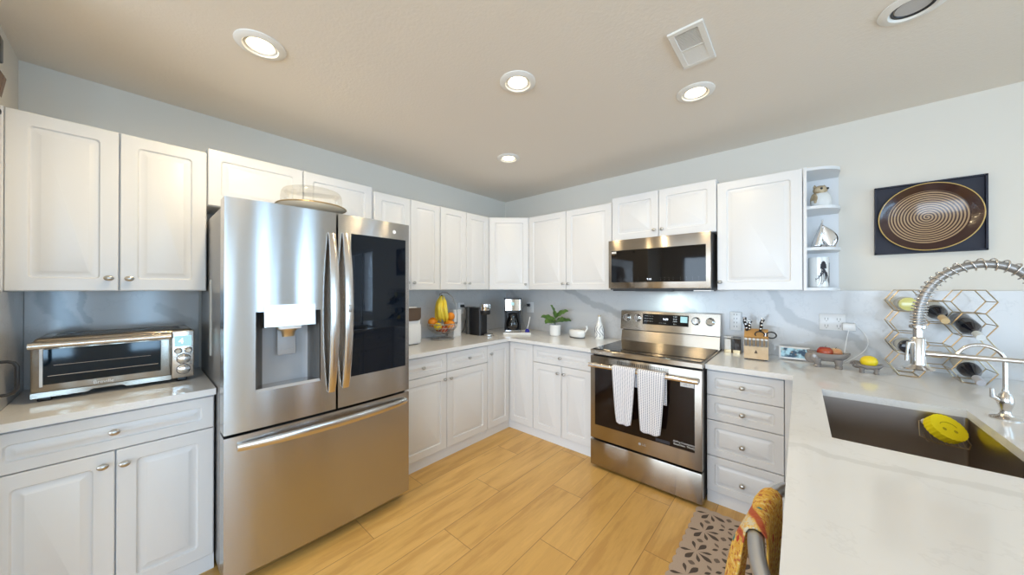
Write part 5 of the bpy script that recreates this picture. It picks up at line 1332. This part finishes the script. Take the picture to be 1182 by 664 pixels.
sb = thing('sailboat_ornament', 'shiny silver sailboat ornament on the middle shelf board', 'ornament', (2.884, -0.155, SHZ[1] + 0.0183), R_(12))
bm = nb(); prism_y(bm, [(-0.058, 0.0), (0.052, 0.0), (0.060, 0.012), (-0.062, 0.012)], -0.012, 0.012); obj('hull', bm, 'silver', sb)
def sail(name, pts, th, bulge):
    bm = nb(); n_ = 10
    def f(u, v):
        b0_, b1_, top_ = pts; bx_ = b0_[0] + (b1_[0] - b0_[0]) * u; 
        x = bx_ * (1 - v) + top_[0] * v + bulge * math.sin(PI * v) * (u - 0.3); z = 0.012 * (1 - v) + top_[1] * v
        return (x, -0.014 * math.sin(PI * u) * (1 - v * 0.6), z)
    sheet(bm, f, 8, 14); o = obj(name, bm, 'silver', sb, 70); solid(o, th); return o
sail('sail', ((-0.060, 0), (-0.010, 0), (-0.006, 0.165)), 0.005, 0.01); sail('sail', ((0.014, 0), (0.056, 0), (-0.002, 0.150)), 0.005, 0.055)
bm = nb(); tube(bm, [(-0.004, 0, 0.01), (-0.004, 0, 0.178)], 0.003, 8); ball(bm, (-0.004, 0, 0.18), 0.006, seg=12, rings=8)
tube(bm, [(0.002 + 0.016 * math.cos(a), -0.003, 0.060 + 0.042 * math.sin(a)) for a in [2 * PI * i / 24 for i in range(24)]], 0.003, 6, closed=True); obj('mast', bm, 'silver', sb)

mg = thing('mug', 'white mug with black octopus drawing and lettering on the lowest shelf board', 'mug', (2.862, -0.180, SHZ[0] + 0.0183), R_(55))
bm = nb(); lathe(bm, [(0, 0), (0.044, 0), (0.047, 0.004), (0.048, 0.190), (0.045, 0.190), (0.044, 0.01), (0, 0.008)], seg=40); cu_ = obj('cup', bm, 'white_ceramic', mg)
rnd = random.Random(3)
bm = nb()
def on_cup(a, z): return (0.0485 * math.sin(a), -0.0485 * math.cos(a), z)
for i in range(8):
    pts = []; a0 = -0.5 + (i - 3.5) * 0.05; z0_ = 0.115; di = (i - 3.5) / 3.5
    for j in range(16): u = j / 15; pts.append(on_cup(a0 + di * 0.75 * u + 0.14 * math.sin(u * 8 + i), z0_ - 0.09 * u + 0.018 * math.cos(u * 7 + i * 1.3)))
    tube(bm, pts, [0.0028 * (1 - j / 18) for j in range(16)], 5)
for q in range(7): tube(bm, [on_cup(-0.78 + q * 0.09, 0.118), on_cup(-0.75 + q * 0.08, 0.165 - 0.002 * (q - 3) ** 2)], 0.0030, 5)
obj('octopus_print', bm, 'print_black', cu_)
bm = nb()
for i in range(8):
    zc = 0.035 + i * 0.016
    tube(bm, [on_cup(0.55 + 0.10 * math.cos(a + i) , zc + 0.007 * math.sin(a)) for a in [1.5 * PI * j / 10 for j in range(11)]], 0.0014, 5)
tube(bm, [on_cup(0.72 + 0.1 * math.sin(q * 3), 0.03 + 0.02 * q) for q in range(7)], 0.0012, 5)
obj('lettering', bm, 'print_black', cu_)
bm = nb(); tube(bm, [(0.047, 0, 0.150), (0.066, 0, 0.145), (0.072, 0, 0.105), (0.066, 0, 0.060), (0.047, 0, 0.050)], 0.0055, 10)
obj('handle', bm, 'white_ceramic', mg).rotation_euler = (0, 0, R_(70))

# ------------------------------------------------------------------ ceiling
MAT['lamp_on'] = pm('lit_lamp', (1, 0.9, 0.7), 0.4, emit=((1.0, 0.82, 0.50), 5.5))
MAT['lamp_off'] = pm('unlit_lamp', (0.55, 0.55, 0.56), 0.15)
MAT['can'] = pm('gimbal_white', (0.80, 0.78, 0.74), 0.35)
def downlight(label, x, y, on=True, R=0.094, k=1.0):
    t = thing('recessed_light', label, 'ceiling light', (x, y, H - 0.0003), 0, 'round recessed ceiling lights')
    bm = nb(); lathe(bm, [(0.058, -0.003), (0.066, -0.012), (0.080, -0.011), (R, -0.004), (R, 0.0), (0.058, 0.0)], seg=48); obj('trim_ring', bm, 'can', t)
    bm = nb(); lathe(bm, [(0.058, -0.006), (0.052, -0.004), (0.050, -0.0005), (0.058, -0.0005)], seg=40); obj('gimbal_ring', bm, 'can' if on else 'black', t)
    bm = nb(); lathe(bm, [(0, -0.0035), (0.048, -0.002), (0.048, -0.0002), (0, -0.0002)], seg=36); obj('bulb', bm, 'lamp_on' if on else 'lamp_off', t)
    if on:
        d = bpy.data.lights.new('bulb_light', 'SPOT'); d.energy = LAMP_W * 4 * k; d.color = LAMP_COL; d.shadow_soft_size = 0.045; d.spot_size = R_(178); d.spot_blend = 0.65
        o = bpy.data.objects.new('bulb_light', d); C.objects.link(o); o.parent = t; o.location = (0, 0, -0.02)
downlight('lit recessed light nearest the refrigerator, upper left of the ceiling', 0.975, -2.68, k=1.05)
downlight('lit recessed light in the middle of the ceiling, between two others', 1.665, -1.73, k=0.85)
downlight('lit recessed light next to the ceiling vent', 2.342, -1.02, k=0.36)
downlight('lit recessed light far back near the corner, smallest in view', 0.963, -1.018, k=0.38)
downlight('unlit recessed light cut by the top edge of the picture', 3.10, -1.09, False)
vt = thing('ceiling_vent', 'rectangular white ceiling air vent with louvres next to a recessed light', 'vent', (2.4155, -1.418, H - 0.0003))
bm = nb(); a, b = 0.0675, 0.140
for s in ((-a, a, b - 0.024, b), (-a, a, -b, -b + 0.024), (-a, -a + 0.024, -b + 0.024, b - 0.024), (a - 0.024, a, -b + 0.024, b - 0.024)): box(bm, *s, -0.010, 0.0, 0.002, 1)
box(bm, -a + 0.024, a - 0.024, -0.004, 0.004, -0.010, 0.0); obj('frame', bm, 'can', vt)
bm = nb(); box(bm, -a + 0.02, a - 0.02, -b + 0.02, b - 0.02, -0.001, 0.0); obj('backing', bm, 'brown', vt)
bm = nb()
for half in (-1, 1):
    for i in range(13):
        y = half * (0.012 + i * 0.0082); prism_x(bm, [(y, -0.008), (y + 0.0045, -0.008), (y + 0.0045 - half * 0.003, -0.002), (y - half * 0.003, -0.002)], -a + 0.024, a - 0.024)
obj('louvres', bm, 'can', vt)
